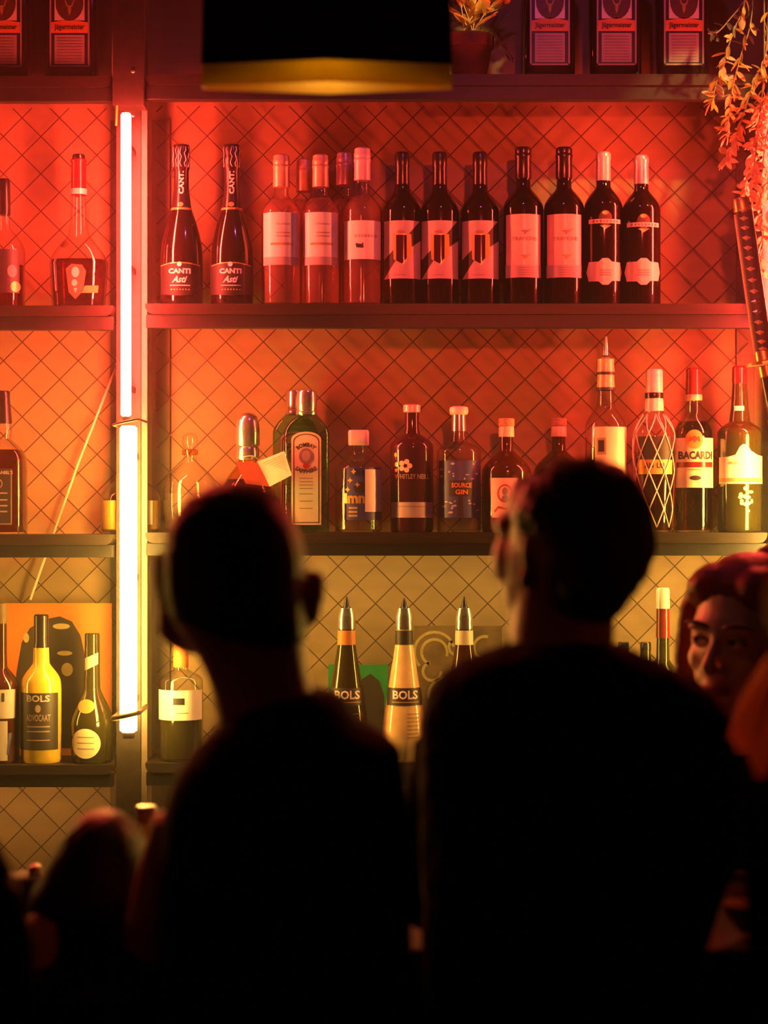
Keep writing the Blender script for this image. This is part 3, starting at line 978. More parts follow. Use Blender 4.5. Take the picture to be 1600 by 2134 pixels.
for i in range(9):
    t0 = 0.14 + i * 0.085
    a = PX(536 + 26 * t0 + 6, 962 + 52 * t0 - 2, 0.018).lerp(PX(592 + 16 * t0, 940 + 50 * t0, -0.006), 0.06)
    c = PX(536 + 26 * t0, 962 + 52 * t0, 0.018).lerp(PX(592 + 16 * t0, 940 + 50 * t0, -0.006), 0.9)
    a -= Vector((0, 0.004, 0)); c -= Vector((0, 0.004, 0))
    vs = [bm.verts.new(q - base) for q in (a, c, c + Vector((0, 0, 0.0017)), a + Vector((0, 0, 0.0017)))]
    bm.faces.new(vs)
from_bm('printed_lines', bm, M['soft_ink'], p2)
tube('string', smooth_curve([Vector((-0.05, 0.012, 0.004)), Vector((-0.02, -0.004, 0.008)), Vector((-0.006, 0.002, 0.0))]), 0.0006, M['cable_pale'], tg, 5)

# blue-green gin bottles
def gin(cx, y, label, base=1110):
    b = Bottle('gin_bottle', label, cx, y, base, Z2, dr=0.62, n=6)
    b.body([(45, 1110), (47, 1106), (47, 905)] + shoulder(47, 19, 905, 862, 1.8, 1.25) + [(18, 855)], M['clear_green'])
    b.liquid(985, M['water'], 0.95)
    b.lathe_part('cap', [(20, 858), (21, 856), (21, 820), (19, 816)], M['silver'])
    b.lathe_part('neck_ring', [(20, 868), (22, 865), (22, 860), (20, 858)], M['silver'])
    outl = [(-31, 1095), (31, 1095), (31, 918)] + [(31 * math.cos(a), 918 - 16 * math.sin(a)) for a in [PI * i / 12 for i in range(1, 12)]] + [(-31, 918)]
    l = b.decal('label', [outl], M['cream_paper'], 0.0006)
    k = 0.86
    rim = [(x * k, 1000 + (p - 1000) * 0.955) for x, p in outl]
    rim2 = [(x * (k - 0.05), 1000 + (p - 1000) * 0.940) for x, p in outl]
    n = len(rim)
    b.decal('label_border', [[rim[i], rim[(i + 1) % n], rim2[(i + 1) % n], rim2[i]] for i in range(n)], M['ink'], 0.0010, l)
    b.text('BOMBAY', 0, 929, 42, 9, M['ink'], 0.0012, l, arc=26, bold=0.03)
    b.text('SAPPHIRE', 0, 984, 46, 9, M['ink'], 0.0012, l, arc=-34, bold=0.03)
    b.decal('emblem', [circle(0, 953, 15, 17)], M['soft_ink'], 0.0012, l)
    b.decal('emblem_face', [circle(0, 952, 9, 11)], M['grey_paper'], 0.0015, l)
    b.decal('pendant', [circle(0, 973, 7, 6)], M['red_ink'], 0.0014, l)
    b.decal('fine_print', [[(-14, p), (14, p), (14, p + 1.5), (-14, p + 1.5)] for p in (998, 1005, 1012, 1019, 1030, 1045, 1060)], M['soft_ink'], 0.0012, l)
gin(639, 0.05, 'green glass gin bottle with arched cream label and silver cap')
gin(616, 0.13, 'green glass gin bottle standing behind the arched-label one', base=1110)

# squat bottle with white square cap
b = Bottle('gin_bottle', 'squat clear bottle with dark starry label and pale square cap', 747, 0.055, B2, Z2)
b.body([(44, 1110), (49, 1104), (49, 985)] + shoulder(49, 17, 985, 950, 2.2, 1.2) + [(14, 940), (14, 926)], M['clear'])
b.liquid(1085, M['water'], 0.94)
b.lathe_part('cap', [(21, 930), (22, 927), (22, 902), (20, 898)], M['white_cap'], n=5)
l = b.rect('label', -24, 48, 976, 1085, M['blue_ink'])
b.text('imnoi', 4, 1040, 66, 22, M['gold_ink'], 0.0012, l, bold=0.05)
b.decal('stars', [[(a, p - 6), (a + 2, p - 2), (a + 6, p), (a + 2, p + 2), (a, p + 6), (a - 2, p + 2), (a - 6, p), (a - 2, p - 2)] for a, p in ((-10, 985), (-17, 1003), (-2, 1012), (-22, 1022))], M['gold_ink'], 0.0012, l)
b.decal('moon', [circle(4, 1018, 14, 12)], M['ink'], 0.0009, l)
b.decal('fine_print', [[(-20, p), (-2, p), (-2, p + 4), (-20, p + 4)] for p in (1058, 1066, 1074)], M['tan_ink'], 0.0012, l)
b.rect('tax_strip', 14, 48, 980, 1068, M['white_cap'], 0.0016)

# dark purple flower gin
b = Bottle('gin_bottle', 'dark purple gin bottle with a pale flower and violet band', 858, 0.055, B2, Z2)
b.body([(42, 1110), (45, 1105), (45, 935)] + shoulder(45, 17, 935, 905, 2.2, 1.2) + [(15, 895), (14.5, 860)], M['purple_glass'])
b.lathe_part('stopper', [(15, 862), (18, 860), (18, 846), (15, 844)], M['pink_foil'])
e = b.decal('flower', [circle(-14 + 9 * math.cos(a), 973 + 9 * math.sin(a), 5.5, 5.5, 10) for a in [2 * PI * i / 5 for i in range(5)]], M['pink_paper'], 0.0006)
b.decal('buds', [circle(-34, 950, 3, 5, 8), circle(-32, 970, 4, 5, 8), circle(-33, 982, 3, 4, 8)], M['gold_ink'], 0.0008, e)
b.text('WHITLEY NEILL', 0, 995, 72, 10, M['soft_ink'], 0.0008, bold=0.02)
l = b.rect('label', -43, 43, 1048, 1080, M['grey_paper'])
b.decal('fine_print', [[(-30, 1056), (30, 1056), (30, 1058), (-30, 1058)]], M['soft_ink'], 0.001, l)

# blue label gin
b = Bottle('gin_bottle', 'clear gin bottle printed with a dark blue tree label', 956, 0.055, B2, Z2)
b.body([(43, 1110), (46, 1105), (46, 945)] + shoulder(46, 17, 945, 922, 2.4, 1.1) + [(15, 905), (13.5, 870)], M['clear'])
b.liquid(1000, M['water'], 0.94)
b.lathe_part('neck_foil', [(15.5, 900), (15.5, 896), (14.5, 866)], M['silver'])
b.lathe_part('stopper', [(16, 866), (19, 863), (20, 856), (18, 850), (12, 848)], M['white_cap'])
l = b.rect('label', -42, 43, 962, 1080, M['blue_ink'])
b.decal('tree_trunk', [[(-4, 1078), (8, 1078), (6, 1030), (-2, 1030)]], M['ink'], 0.0009, l)
fol = []
rnd = random.Random(3)
for i in range(34):
    a, p = rnd.uniform(-38, 38), rnd.choice([rnd.uniform(966, 1000), rnd.uniform(1035, 1072)])
    if abs(a) < 9:
        continue
    fol.append(circle(a, p, rnd.uniform(2, 4.5), rnd.uniform(1.2, 2.6), 7))
b.decal('foliage_print', fol, M['grey_paper'], 0.0010, l)
q = b.rect('name_plate', -22, 30, 1003, 1036, M['ink'], 0.0013, l)
b.text('SOURCE', 4, 1013, 42, 10, M['orange_paper'], 0.0019, l, bold=0.03)
b.text('GIN', 4, 1027, 26, 10, M['orange_paper'], 0.0019, l, bold=0.03)

# round brown bottles
def brown(cx, y, label, lab, base=1110):
    b = Bottle('rum_bottle', label, cx, y, base, Z2)
    b.body([(48, 1110), (51, 1104), (51, 985)] + shoulder(51, 15, 985, 940, 1.9, 1.3) + [(14, 925), (14, 900)], M['brown_glass'])
    b.lathe_part('neck_label', [(16, 912), (16.5, 910), (16, 892), (15, 890)], M['cream_paper'])
    b.lathe_part('stopper', [(14, 892), (17, 889), (17, 875), (15, 873)], M['cork'])
    if lab:
        l = b.decal('label', [[(-37, 998), (20, 998), (26, 1080), (-32, 1080)]], M['pink_paper'], 0.0006)
        ring = [circle(-6, 1030, 16, 19, 20), circle(-6, 1030, 13, 16, 20)]
        b.decal('portrait_frame', [[ring[0][i], ring[0][(i + 1) % 20], ring[1][(i + 1) % 20], ring[1][i]] for i in range(20)], M['red_ink'], 0.0011, l)
        b.decal('portrait', [circle(-6, 1026, 6, 8, 12), [(-16, 1046), (-10, 1034), (-2, 1034), (6, 1046)]], M['soft_ink'], 0.0011, l)
        b.decal('scroll_print', [[(-28, 1066), (-20, 1056), (-4, 1060), (10, 1054), (10, 1058), (-4, 1064), (-20, 1061), (-26, 1070)]], M['red_ink'], 0.0011, l)
brown(1055, 0.055, 'round brown bottle with pink portrait label and cork stopper', True)
brown(1164, 0.10, 'round brown bottle with no visible label behind the person in the black fleece', False, base=1110)

# clear bottle with pourer
b = Bottle('vodka_bottle', 'clear bottle with gold neck and metal pourer behind the person in black fleece', 1262, 0.05, B2, Z2)
b.body([(40, 1110), (43, 1104), (43, 895)] + shoulder(43, 20, 895, 850, 1.9, 1.25) + [(17, 835), (16, 780)], M['clear'])
b.liquid(1010, M['water'], 0.94)
b.lathe_part('neck_foil', [(19, 815), (19, 812), (17.5, 790), (18.5, 775), (17.5, 768), (17, 755), (18, 750), (15, 748)], M['tan_foil'])
for p in (780, 812):
    b.lathe_part('neck_band', [(19.2, p + 3), (19.6, p + 2), (19.6, p - 2), (19.2, p - 3)], M['ink'])
b.lathe_part('pourer', [(9, 750), (10, 746), (6, 742), (5.5, 725), (3, 703), (1, 701)], M['silver'])
l = b.rect('label', -26, 42, 892, 1060, M['cream_paper'])
b.rect('label_window', -23, -4, 915, 950, M['tan_ink'], 0.001, l)
b.rect('label_plate', -20, -8, 920, 944, M['ink'], 0.0014, l)

# bottle in a lozenge wire net
b = Bottle('brandy_bottle', 'tapering bottle inside a pale lozenge net with a tall cream cap', 1363, 0.05, B2, Z2)
b.body([(32, 1110), (36, 1104), (38, 1040), (43, 950), (43, 915)] + shoulder(43, 19, 915, 860, 1.9, 1.25) + [(18, 835)], M['clear'])
b.liquid(955, M['dark_rum'], 0.94)
b.lathe_part('cap', [(20, 858), (19.5, 840), (18, 832), (18, 775), (15, 771)], M['cream_foil'])
b.lathe_part('cap_band', [(18.8, 832), (19.4, 830), (19.4, 822), (18.8, 820)], M['black_foil'])
l = b.rect('label', -36, 30, 912, 960, M['ink'])
b.rect('label_foot', -36, 34, 960, 990, M['gold_ink'], 0.0006)
b.text('AN', -16, 972, 18, 11, M['ink'], 0.0012, l)
b.text('LU', 8, 972, 16, 11, M['ink'], 0.0012, l)
net_pys = [865, 905, 945, 985, 1025, 1062, 1100]
for k in range(8):
    for sg in (-1, 1):
        pts = []
        for i, p in enumerate(net_pys):
            for j in range(3):
                if i == len(net_pys) - 1 and j > 0:
                    break
                t = i + j / 3
                pp = p if j == 0 else p + (net_pys[i + 1] - p) * j / 3
                step = (t % 2) if (t % 2) <= 1 else 2 - (t % 2)
                ang = 2 * PI * k / 8 + sg * step * PI / 8
                r = b.r_at(b.z(pp)) + 0.0016
                pts.append((r * math.sin(ang), -r * math.cos(ang), b.z(pp)))
        if math.cos(2 * PI * k / 8) > -0.4:
            tube('net_wire', pts, 0.0013, M['cream_foil'], b.root, 5)

# rum
b = Bottle('rum_bottle', 'amber rum bottle with bat emblem label and red cap', 1445, 0.055, B2, Z2)
b.body([(38, 1110), (40, 1105), (40, 905)] + shoulder(40, 17, 905, 860, 1.9, 1.3) + [(16, 835)], M['clear'])
b.liquid(880, M['dark_rum'], 0.95)
b.lathe_part('cap', [(16, 830), (16.5, 826), (15.5, 780), (16, 772), (13, 768)], M['red_foil'])
b.lathe_part('neck_ring', [(17, 836), (18, 834), (18, 826), (17, 824)], M['tan_foil'])
l = b.rect('label', -39, 39, 915, 1018, M['cream_paper'])
e = b.decal('emblem', [circle(-4, 918, 18, 20, 24)], M['orange_paper'], 0.0012)
b.decal('bat', [[(-4, 926), (-8, 920), (-16, 924), (-14, 912), (-8, 914), (-4, 910), (0, 914), (6, 912), (8, 924), (0, 920)]], M['red_ink'], 0.0017, e)
b.text('BACARDI', 0, 951, 70, 17, M['ink'], 0.0012, l, bold=0.04)
b.rect('stripe', -38, 36, 965, 976, M['red_foil'], 0.0010, l)
b.decal('fine_print', [[(-18, 980), (20, 980), (20, 982), (-18, 982)]], M['soft_ink'], 0.0010, l)
b.decal('stamp', [circle(-2, 998, 12, 5)], M['ink'], 0.0010, l)

# dark bottle with cream wave label
b = Bottle('liqueur_bottle', 'dark bottle with wavy cream label and red neck beside the sword', 1541, 0.05, B2, Z2)
b.body([(43, 1110), (46, 1105), (46, 905)] + shoulder(46, 22, 905, 880, 2.0, 1.2) + [(18, 850), (15, 800)], M['olive_glass'])
b.lathe_part('neck_foil', [(20, 872), (19.5, 868), (16, 830), (15, 800), (16, 795), (15.5, 768), (12, 764)], M['red_foil'])
b.decal('neck_label', [[(-14, 848), (6, 848), (6, 858), (-14, 858)]], M['paper'], 0.0022)
l = b.decal('label', [[(-45, 1010), (45, 1010), (45, 953), (30, 950), (16, 942), (8, 930), (-1, 928), (-8, 934), (-16, 950), (-30, 954), (-45, 955)]], M['paper'], 0.0006)
b.rect('label_stripe', -45, 45, 998, 1006, M['tan_ink'], 0.0010, l)
b.decal('small_print', [circle(-26, 967, 5, 3, 10), circle(-17, 967, 4, 3, 10)], M['tan_ink'], 0.0010, l)
fl = []
for i in range(14):
    a = rnd.uniform(0, 2 * PI); r = rnd.uniform(6, 20)
    fl.append(circle(4 + r * math.cos(a), 1044 + r * 1.25 * math.sin(a), rnd.uniform(3, 5.5), rnd.uniform(3, 5), 8))
b.decal('flower_print', fl, M['cream_paper'], 0.0007)

# ------------------------------------------------------------------ bottles, lower shelf
B3 = 1590
Z3 = S3
b = Bottle('liqueur_bottle', 'dark bottle with pale label at the outer end of the lower shelf', 2, 0.05, B3 - 12, S3 - 0.004)
b.body([(36, 1578), (39, 1572), (39, 1425)] + shoulder(39, 13, 1425, 1380, 1.9, 1.3) + [(12, 1350), (12, 1270)], M['brown_glass'])
b.lathe_part('cap', [(12.5, 1290), (13, 1288), (13, 1252), (10, 1248)], M['brown_card'])
l = b.rect('label', -36, 34, 1425, 1485, M['grey_paper'])
b.rect('label_foot', -30, 20, 1490, 1572, M['grey_paper'], 0.0006)
b.decal('fine_print', [[(8, 1432), (14, 1432), (14, 1450), (8, 1450)]], M['ink'], 0.001, l)
b.decal('blue_edge', [[(22, 1515), (28, 1515), (22, 1560), (18, 1560)]], M['blue_ink'], 0.001)

b = Bottle('advocaat_bottle', 'yellow egg liqueur bottle with dark label in front of the orange poster', 86, 0.05, B3 - 12, S3 - 0.004)
b.body([(39, 1578), (42, 1572), (42, 1425), (41, 1412)] + shoulder(41, 17, 1412, 1372, 1.7, 1.3) + [(16, 1336)], M['yellow_liqueur'])
b.lathe_part('cap', [(17, 1340), (17, 1334), (15.5, 1330), (15.5, 1274), (13, 1271)], M['black_foil'])
l = b.rect('label', -40, 38, 1432, 1550, M['ink'])
b.text('BOLS', 0, 1443, 48, 14, M['grey_paper'], 0.0012, l, bold=0.03)
b.decal('emblem', [circle(0, 1464, 6, 8)], M['soft_ink'], 0.001, l)
b.text('ADVOCAAT', 0, 1483, 50, 14, M['soft_ink'], 0.0012, l, bold=0.02)
b.decal('fine_print', [[(-24, q), (24, q), (24, q + 2.5), (-24, q + 2.5)] for q in (1500, 1510, 1528)], M['soft_ink'], 0.0012, l)

b = Bottle('herbal_liqueur_bottle', 'dark long-necked liqueur bottle with round pale label and wax seal', 192, 0.05, B3 - 12, S3 - 0.004)
b.body([(40, 1578), (43, 1572), (45, 1500)] + shoulder(45, 17, 1500, 1425, 1.7, 1.35) + [(16, 1380), (15.5, 1312), (13, 1310)], M['olive_glass'])
b.decal('neck_band', [[(-14, 1362), (14, 1350), (14, 1374), (-14, 1388)]], M['grey_paper'], 0.0008)
b.decal('wax_seal', [circle(-8, 1460, 18, 14)], M['orange_paper'], 0.0012)
l = b.decal('label', [circle(-8, 1536, 31, 31, 28)], M['cream_paper'], 0.0006)
b.decal('fine_print', [[(-26, p), (10, p), (10, p + 2), (-26, p + 2)] for p in (1522, 1534, 1546)], M['soft_ink'], 0.001, l)

b = Bottle('vodka_bottle', 'clear bottle with square white label and dark spot beside the post on the lower shelf', 377, 0.05, B3 - 12, Z3)
b.body([(43, 1578), (46, 1572), (46, 1415)] + shoulder(46, 15, 1415, 1390, 2.2, 1.2) + [(14, 1340)], M['clear'])
b.liquid(1493, M['olive_glass'], 0.94)
b.lathe_part('cap', [(15, 1385), (16, 1382), (15, 1322), (12, 1318)], M['orange_paper'])
l = b.rect('label', -45, 45, 1430, 1492, M['paper'])
b.rect('label_mark', -12, 12, 1446, 1460, M['ink'], 0.001, l)
b.decal('fine_print', [[(-6, 1476), (20, 1476), (20, 1478), (-6, 1478)]], M['soft_ink'], 0.001, l)

def pour_bottle(cx, label, glass, neck_m, band, base=B3 - 12, top=1245, txt='BOLS', body_m=None):
    b = Bottle('liqueur_bottle', label, cx, 0.05, base, Z3)
    b.body([(44, 1578), (48, 1572), (47, 1520), (42, 1480), (36, 1440), (29, 1400), (22, 1358), (18, 1330), (17, 1300)], glass)
    n = b.lathe_part('neck_foil', [(18.5, 1306), (19, 1303), (18, 1290), (18.5, 1285), (17, 1275), (15, 1268), (14, 1262)], M['silver'])
    b.lathe_part('neck_label', [(19.6, 1354), (19.4, 1350), (18.6, 1312), (18.2, 1308)], neck_m)
    b.lathe_part('pourer', [(8, 1264), (9, 1262), (6, 1258), (5, 1250), (2, top), (0.8, top - 2)], M['black_foil'])
    if band:
        l = b.rect('label', -36, 38, 1426, 1462, M['ink'], 0.0008)
        b.text(txt, 2, 1440, 52, 18, M['white_ink'], 0.0016, l, bold=0.03)
        b.decal('fine_print', [[(-26, 1454), (30, 1454), (30, 1456), (-26, 1456)]], M['tan_ink'], 0.0014, l)
        b.decal('embossed_lines', [[(6, p), (30, p), (30, p + 2), (6, p + 2)] for p in range(1478, 1530, 8)], M['tan_ink'], 0.0006)
    return b
pour_bottle(722, 'dark green liqueur bottle with orange neck label and pourer, beside the green picture', M['olive_glass'], M['orange_paper'], True, top=1240)
pour_bottle(842, 'cream coloured liqueur bottle with black band and pourer between the two seated people', M['cream_liqueur'], M['ink'], True, top=1243)
pour_bottle(967, 'liqueur bottle with cream neck label and pourer beside the person with turned head', M['brown_glass'], M['cream_paper'], False, top=1240)

b = Bottle('red_wine_bottle', 'wine bottle with tall cream cap and red neck beside the red-haired person', 1381, 0.06, B3 - 12, Z3)
b.body([(36, 1578), (39, 1572), (39, 1420)] + shoulder(39, 14, 1420, 1370, 2, 1.3) + [(13, 1325)], M['olive_glass'])
b.lathe_part('neck_foil', [(14.5, 1325), (14.5, 1320), (13.5, 1262)], M['red_foil'])
b.lathe_part('cap', [(14.5, 1264), (14.5, 1260), (14, 1226), (12, 1221)], M['cream_foil'])
for i, cx in enumerate((1315, 1345)):
    b = Bottle('red_wine_bottle', 'short dark bottle behind the shoulder of the person in fleece, ' + ('closer to that person' if i == 0 else 'closer to the cream-capped wine'), cx - 16 * (1 - i), 0.13, B3 - 20, Z3)
    b.body([(19, 1570), (21, 1565), (21, 1410)] + shoulder(21, 12, 1410, 1372, 2, 1.3) + [(11, 1345), (11, 1342)], M['olive_glass'])
    b.lathe_part('cap', [(11.5, 1352), (12, 1350), (11.5, 1336), (10, 1334)], M['black_foil'])

# ------------------------------------------------------------------ pictures and cables behind the bottles
def card(name, label, x0, x1, p0, y, z0, m, cat='picture'):
    s = SC(y)
    a, b2 = (x0 - 800) * s, (x1 - 800) * s
    zt = ZC + (1067 - p0) * s
    t = thing(name, label, cat, ((a + b2) / 2, y, z0 + 0.0008))
    w, h = (b2 - a) / 2, zt - z0
    box('board', -w, w, 0, 0.004, 0, h, m, t)
    def shape(nm, loops, mm, lvl=1):
        bm = bmesh.new()
        for lp in loops:
            vs = [bm.verts.new(((px - 800) * s - (a + b2) / 2, -0.0006 * lvl, ZC + (1067 - py) * s - z0)) for px, py in lp]
            try:
                bm.faces.new(vs)
            except ValueError:
                pass
        o = from_bm(nm, bm, mm, t)
        return o
    return t, shape
t, shp = card('orange_poster', 'orange poster with a dark figure leaning behind the lower shelf bottles', -40, 233, 1258, 0.1585, S3 - 0.004, M['orange_card'], 'poster')
shp('dark_figure', [[(25, 1560), (28, 1470), (35, 1400), (45, 1340), (62, 1310), (90, 1292), (125, 1285), (150, 1296), (168, 1325), (180, 1380), (190, 1470), (205, 1560)]], M['figure_ink'])
for c4 in ((128, 1306, 18, 6), (135, 1362, 16, 5), (140, 1396, 12, 14), (55, 1330, 6, 10)):
    shp('figure_highlight', [circle(*c4)], M['tan_ink'], 2)
t, shp = card('green_picture', 'small green picture behind the orange-necked liqueur bottle', 684, 808, 1386, 0.1590, S3 + 0.0005, M['green_card'])
shp('dark_figure', [[(740, 1555), (742, 1440), (755, 1415), (772, 1405), (790, 1420), (800, 1450), (800, 1555)]], M['figure_ink'])
t, shp = card('ornate_picture', 'brown picture with swirling ornament between the pourer bottles', 862, 1046, 1305, 0.1585, S3, M['brown_card'])
sw = []
for (cx, cy, r0, a0, a1) in ((905, 1360, 45, 2.4, 6.0), (905, 1360, 30, 2.0, 6.6), (900, 1400, 22, 0, 4.5), (1010, 1350, 26, 1.0, 5.0), (1000, 1410, 34, 2.6, 6.4), (930, 1450, 40, 3.0, 6.2), (950, 1350, 18, 0.5, 4.2)):
    for i in range(14):
        u, v = a0 + (a1 - a0) * i / 14, a0 + (a1 - a0) * (i + 1) / 14
        sw.append([(cx + r0 * math.cos(u), cy + r0 * math.sin(u)), (cx + r0 * math.cos(v), cy + r0 * math.sin(v)), (cx + (r0 - 6) * math.cos(v), cy + (r0 - 6) * math.sin(v)), (cx + (r0 - 6) * math.cos(u), cy + (r0 - 6) * math.sin(u))])
o = shp('swirl_print', sw, M['tan_ink'])
o['kind'] = 'stuff'

def loose_tube(name, label, cat, pts, r, m, seg=8):
    t = thing(name, label, cat, pts[0])
    b0 = Vector(pts[0])
    tube('cord', [Vector(p) - b0 for p in pts], r, m, t, seg)
    return t
loose_tube('straight_cable', 'pale straight cable running slantwise behind the shelf of the narrow bay', 'cable',
           [PX(243, 762, 0.171), PX(165, 960, 0.171), PX(63, 1250, 0.171)], 0.0028, M['cable_pale'])
loose_tube('short_cable', 'short yellow cable hanging down the post above the glowing tube', 'cable',
           smooth_curve([PX(237, 60, -0.010), PX(236, 150, -0.012), PX(240, 170, -0.016), PX(246, 190, -0.016), PX(244, 215, -0.014), PX(242, 262, -0.014)]), 0.0026, M['cable_yellow'])

# ------------------------------------------------------------------ plants
def leaf_mesh(name, m, w=0.32, curl=0.18):
    bm = bmesh.new()
    rows = 5
    pr = None
    for i in range(rows + 1):
        t = i / rows
        ww = w * math.sin(PI * min(1, t * 0.92 + 0.04)) ** 0.8 * 0.5
        z = -curl * t * t
        cur = [bm.verts.new((-ww, t, z + 0.06)), bm.verts.new((0, t, z)), bm.verts.new((ww, t, z + 0.06))]
        if pr:
            bm.faces.new((pr[0], pr[1], cur[1], cur[0]))
            bm.faces.new((pr[1], pr[2], cur[2], cur[1]))
        pr = cur
    me = bpy.data.meshes.new(name)
    bm.to_mesh(me); bm.free()
    me.materials.append(m)
    me.shade_smooth()
    return me
LEAF = {k: leaf_mesh('leaf', M['leaf_' + k], w) for k, w in (('gold', 0.36), ('pale', 0.5), ('dark', 0.4))}
def put_leaf(root, p, d, L, kind, roll):
    o = bpy.data.objects.new('leaf', LEAF[kind])
    COL.objects.link(o)
    o.parent = root
    q = Vector(d).normalized().to_track_quat('Y', 'Z')
    o.rotation_mode = 'QUATERNION'
    from mathutils import Quaternion
    o.rotation_quaternion = q @ Quaternion((0, 1, 0), roll)
    o.location = p
    o.scale = (L, L, L)

rl = random.Random(11)
b = Bottle('potted_plant', 'potted plant with gold-lit leaves on the top shelf beside the square bottles', 978, 0.06, 155, S0, cat='plant')
b.body([(33, 155), (35, 152), (46, 93), (47, 92)], M['terracotta'], 'pot')
b.lathe_part('pot_rim', [(48, 92), (51, 90), (52, 66), (50, 63), (44, 63)], M['terracotta'])
b.lathe_part('soil', [(44, 70), (40, 68)], M['black_matte'])
for k in range(12):
    a = rl.uniform(-1.1, 1.1)
    top = Vector((math.sin(a) * 0.075 + 0.01, rl.uniform(-0.05, 0.02), b.z(62) + rl.uniform(0.05, 0.13)))
    bot = Vector((rl.uniform(-.02, .02), rl.uniform(-.02, .02), b.z(68)))
    mid = bot.lerp(top, 0.5) + Vector((0, 0, 0.015))
    c = smooth_curve([bot, mid, top], 5)
    tube('stalk', c, 0.0012, M['stem'], b.root, 5)
    for i in range(5):
        p = c[min(len(c) - 1, 2 + i * 2)]
        d = (top - bot).normalized() * 0.7 + Vector((rl.uniform(-.8, .8), rl.uniform(-.9, 0.1), rl.uniform(-.3, .6)))
        put_leaf(b.root, p, d, rl.uniform(0.036, 0.055), 'gold', rl.uniform(-.8, .8))
for k in range(2):
    pts = smooth_curve([Vector((0.03, -0.02, b.z(66))), Vector((0.05, -0.035, b.z(60))), Vector((0.062, -0.04, b.z(85))), Vector((0.08 + .012 * k, -0.04, b.z(120)))], 5)
    tube('stalk', pts, 0.001, M['leaf_dark'], b.root, 5)
    for i in range(4):
        put_leaf(b.root, pts[4 + i * 3], Vector((rl.uniform(.2, 1), -0.2, -rl.uniform(.3, .9))), 0.022, 'dark', 0)

# hanging vine in front of the post
vy = -0.118
vt = PX(1585, -150, vy)
vine = thing('hanging_vine', 'trailing leafy vine hanging in front of the shelf end above the sword', 'plant', vt)
box('planter', -0.06, 0.07, -0.05, 0.05, 0.0, 0.1, M['terracotta'], vine, bev=0.01)
tube('hanger', [(0, 0, 0.1), (0, 0, 3.1 - vt.z)], 0.003, M['black_steel'], vine, 6)
strands = [
    [(1560, -150), (1552, 0), (1530, 60), (1510, 120), (1492, 175), (1484, 215)],
    [(1570, -150), (1566, 30), (1545, 110), (1528, 175), (1520, 225), (1514, 285)],
    [(1600, -150), (1598, 90), (1570, 170), (1550, 235), (1530, 290), (1508, 338)],
    [(1610, -150), (1604, 160), (1580, 240), (1575, 300), (1560, 350), (1548, 405)],
    [(1620, -150), (1612, 180), (1594, 300), (1586, 400), (1590, 480), (1584, 560)],
    [(1590, -150), (1592, 120), (1582, 250), (1572, 340), (1562, 410)],
    [(1580, -150), (1560, -20), (1520, 40), (1490, 70), (1474, 60)],
    [(1630, -150), (1618, 120), (1606, 260), (1600, 380), (1604, 470)],
]
for si, st in enumerate(strands):
    pts = smooth_curve([PX(px, py, vy + 0.012 * math.sin(si * 2.3)) - vt for px, py in st], 7)
    tube('vine_stem', pts, 0.0013, M['stem'], vine, 5)
    L = len(pts)
    for i in range(5, L, 1 if si < 6 else 2):
        py = 1067 - (pts[i].z + vt.z - ZC) / SC(vy)
        if py < -20:
            continue
        for rep in range(1 if py < 120 else 2):
            d = Vector((rl.uniform(-1, 0.9), rl.uniform(-0.7, 0.3), rl.uniform(-1.3, 0.25)))
            kind = 'dark' if (si == 6 or (py < 90 and rl.random() < .45)) else ('gold' if py < 290 and rl.random() < .75 else 'pale')  # leaf colour follows the light: gold above, pale below
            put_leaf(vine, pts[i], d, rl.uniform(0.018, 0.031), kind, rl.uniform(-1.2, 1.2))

# added warm spotlights, unseen, giving the plants their gold light
def spot_on(label, loc, target, energy, deg):
    t = thing('added_plant_spotlight', label, 'spotlight', loc)
    d = (Vector(target) - Vector(loc)).normalized()
    tube('housing', [-d * 0.03, d * 0.07], 0.025, M['black_steel'], t, 14)
    tube('stem', [(0, 0, 0), (0, 0, 3.1 - loc[2])], 0.006, M['black_steel'], t, 8)
    ld = bpy.data.lights.new('warm_fill', 'SPOT')
    ld.color = (1.0, 0.56, 0.14)
    ld.energy = energy
    ld.spot_size = math.radians(deg)
    ld.spot_blend = 0.5
    ld.shadow_soft_size = 0.02
    lo = bpy.data.objects.new('warm_fill', ld)
    COL.objects.link(lo)
    lo.parent = t
    lo.location = d * 0.085
    lo.rotation_mode = 'QUATERNION'
    lo.rotation_quaternion = d.to_track_quat('-Z', 'Y')
spot_on('added ceiling spotlight aimed at the hanging vine', (1.15, -0.75, 2.98), PX(1530, 120, vy), 60, 15)
spot_on('added ceiling spotlight aimed at the potted plant', (0.2, -0.5, 3.0), PX(985, -25, 0.0), 34, 13)

# ------------------------------------------------------------------ sword
sy = -0.160
sb = PX(1596, 745, sy)
sw_t = thing('sword', 'sheathed curved sword with wrapped grip hung on the post under the vine', 'sword', sb)
def sword_part(name, path, r, flat, m, seg=14):
    pts = smooth_curve([PX(px, py, sy) - sb for px, py in path], 6)
    bm = bmesh.new()
    rr = r if isinstance(r, list) else None
    rings = []
    for i, p in enumerate(pts):
        t = (pts[min(i + 1, len(pts) - 1)] - pts[max(i - 1, 0)]).normalized()
        side = t.cross(Vector((0, 1, 0))).normalized()
        k = r if rr is None else rr[0] + (rr[1] - rr[0]) * i / (len(pts) - 1)
        rings.append([p + side * (k * math.cos(2 * PI * j / seg)) + Vector((0, 1, 0)) * (k * flat * math.sin(2 * PI * j / seg)) for j in range(seg)])
    bm_ring_loft(bm, rings)
    return from_bm(name, bm, m, sw_t, True), pts
gpath = [(1547, 424), (1560, 520), (1577, 640), (1592, 738)]
g, gp = sword_part('grip', gpath, 0.0185, 0.7, M['grip'])
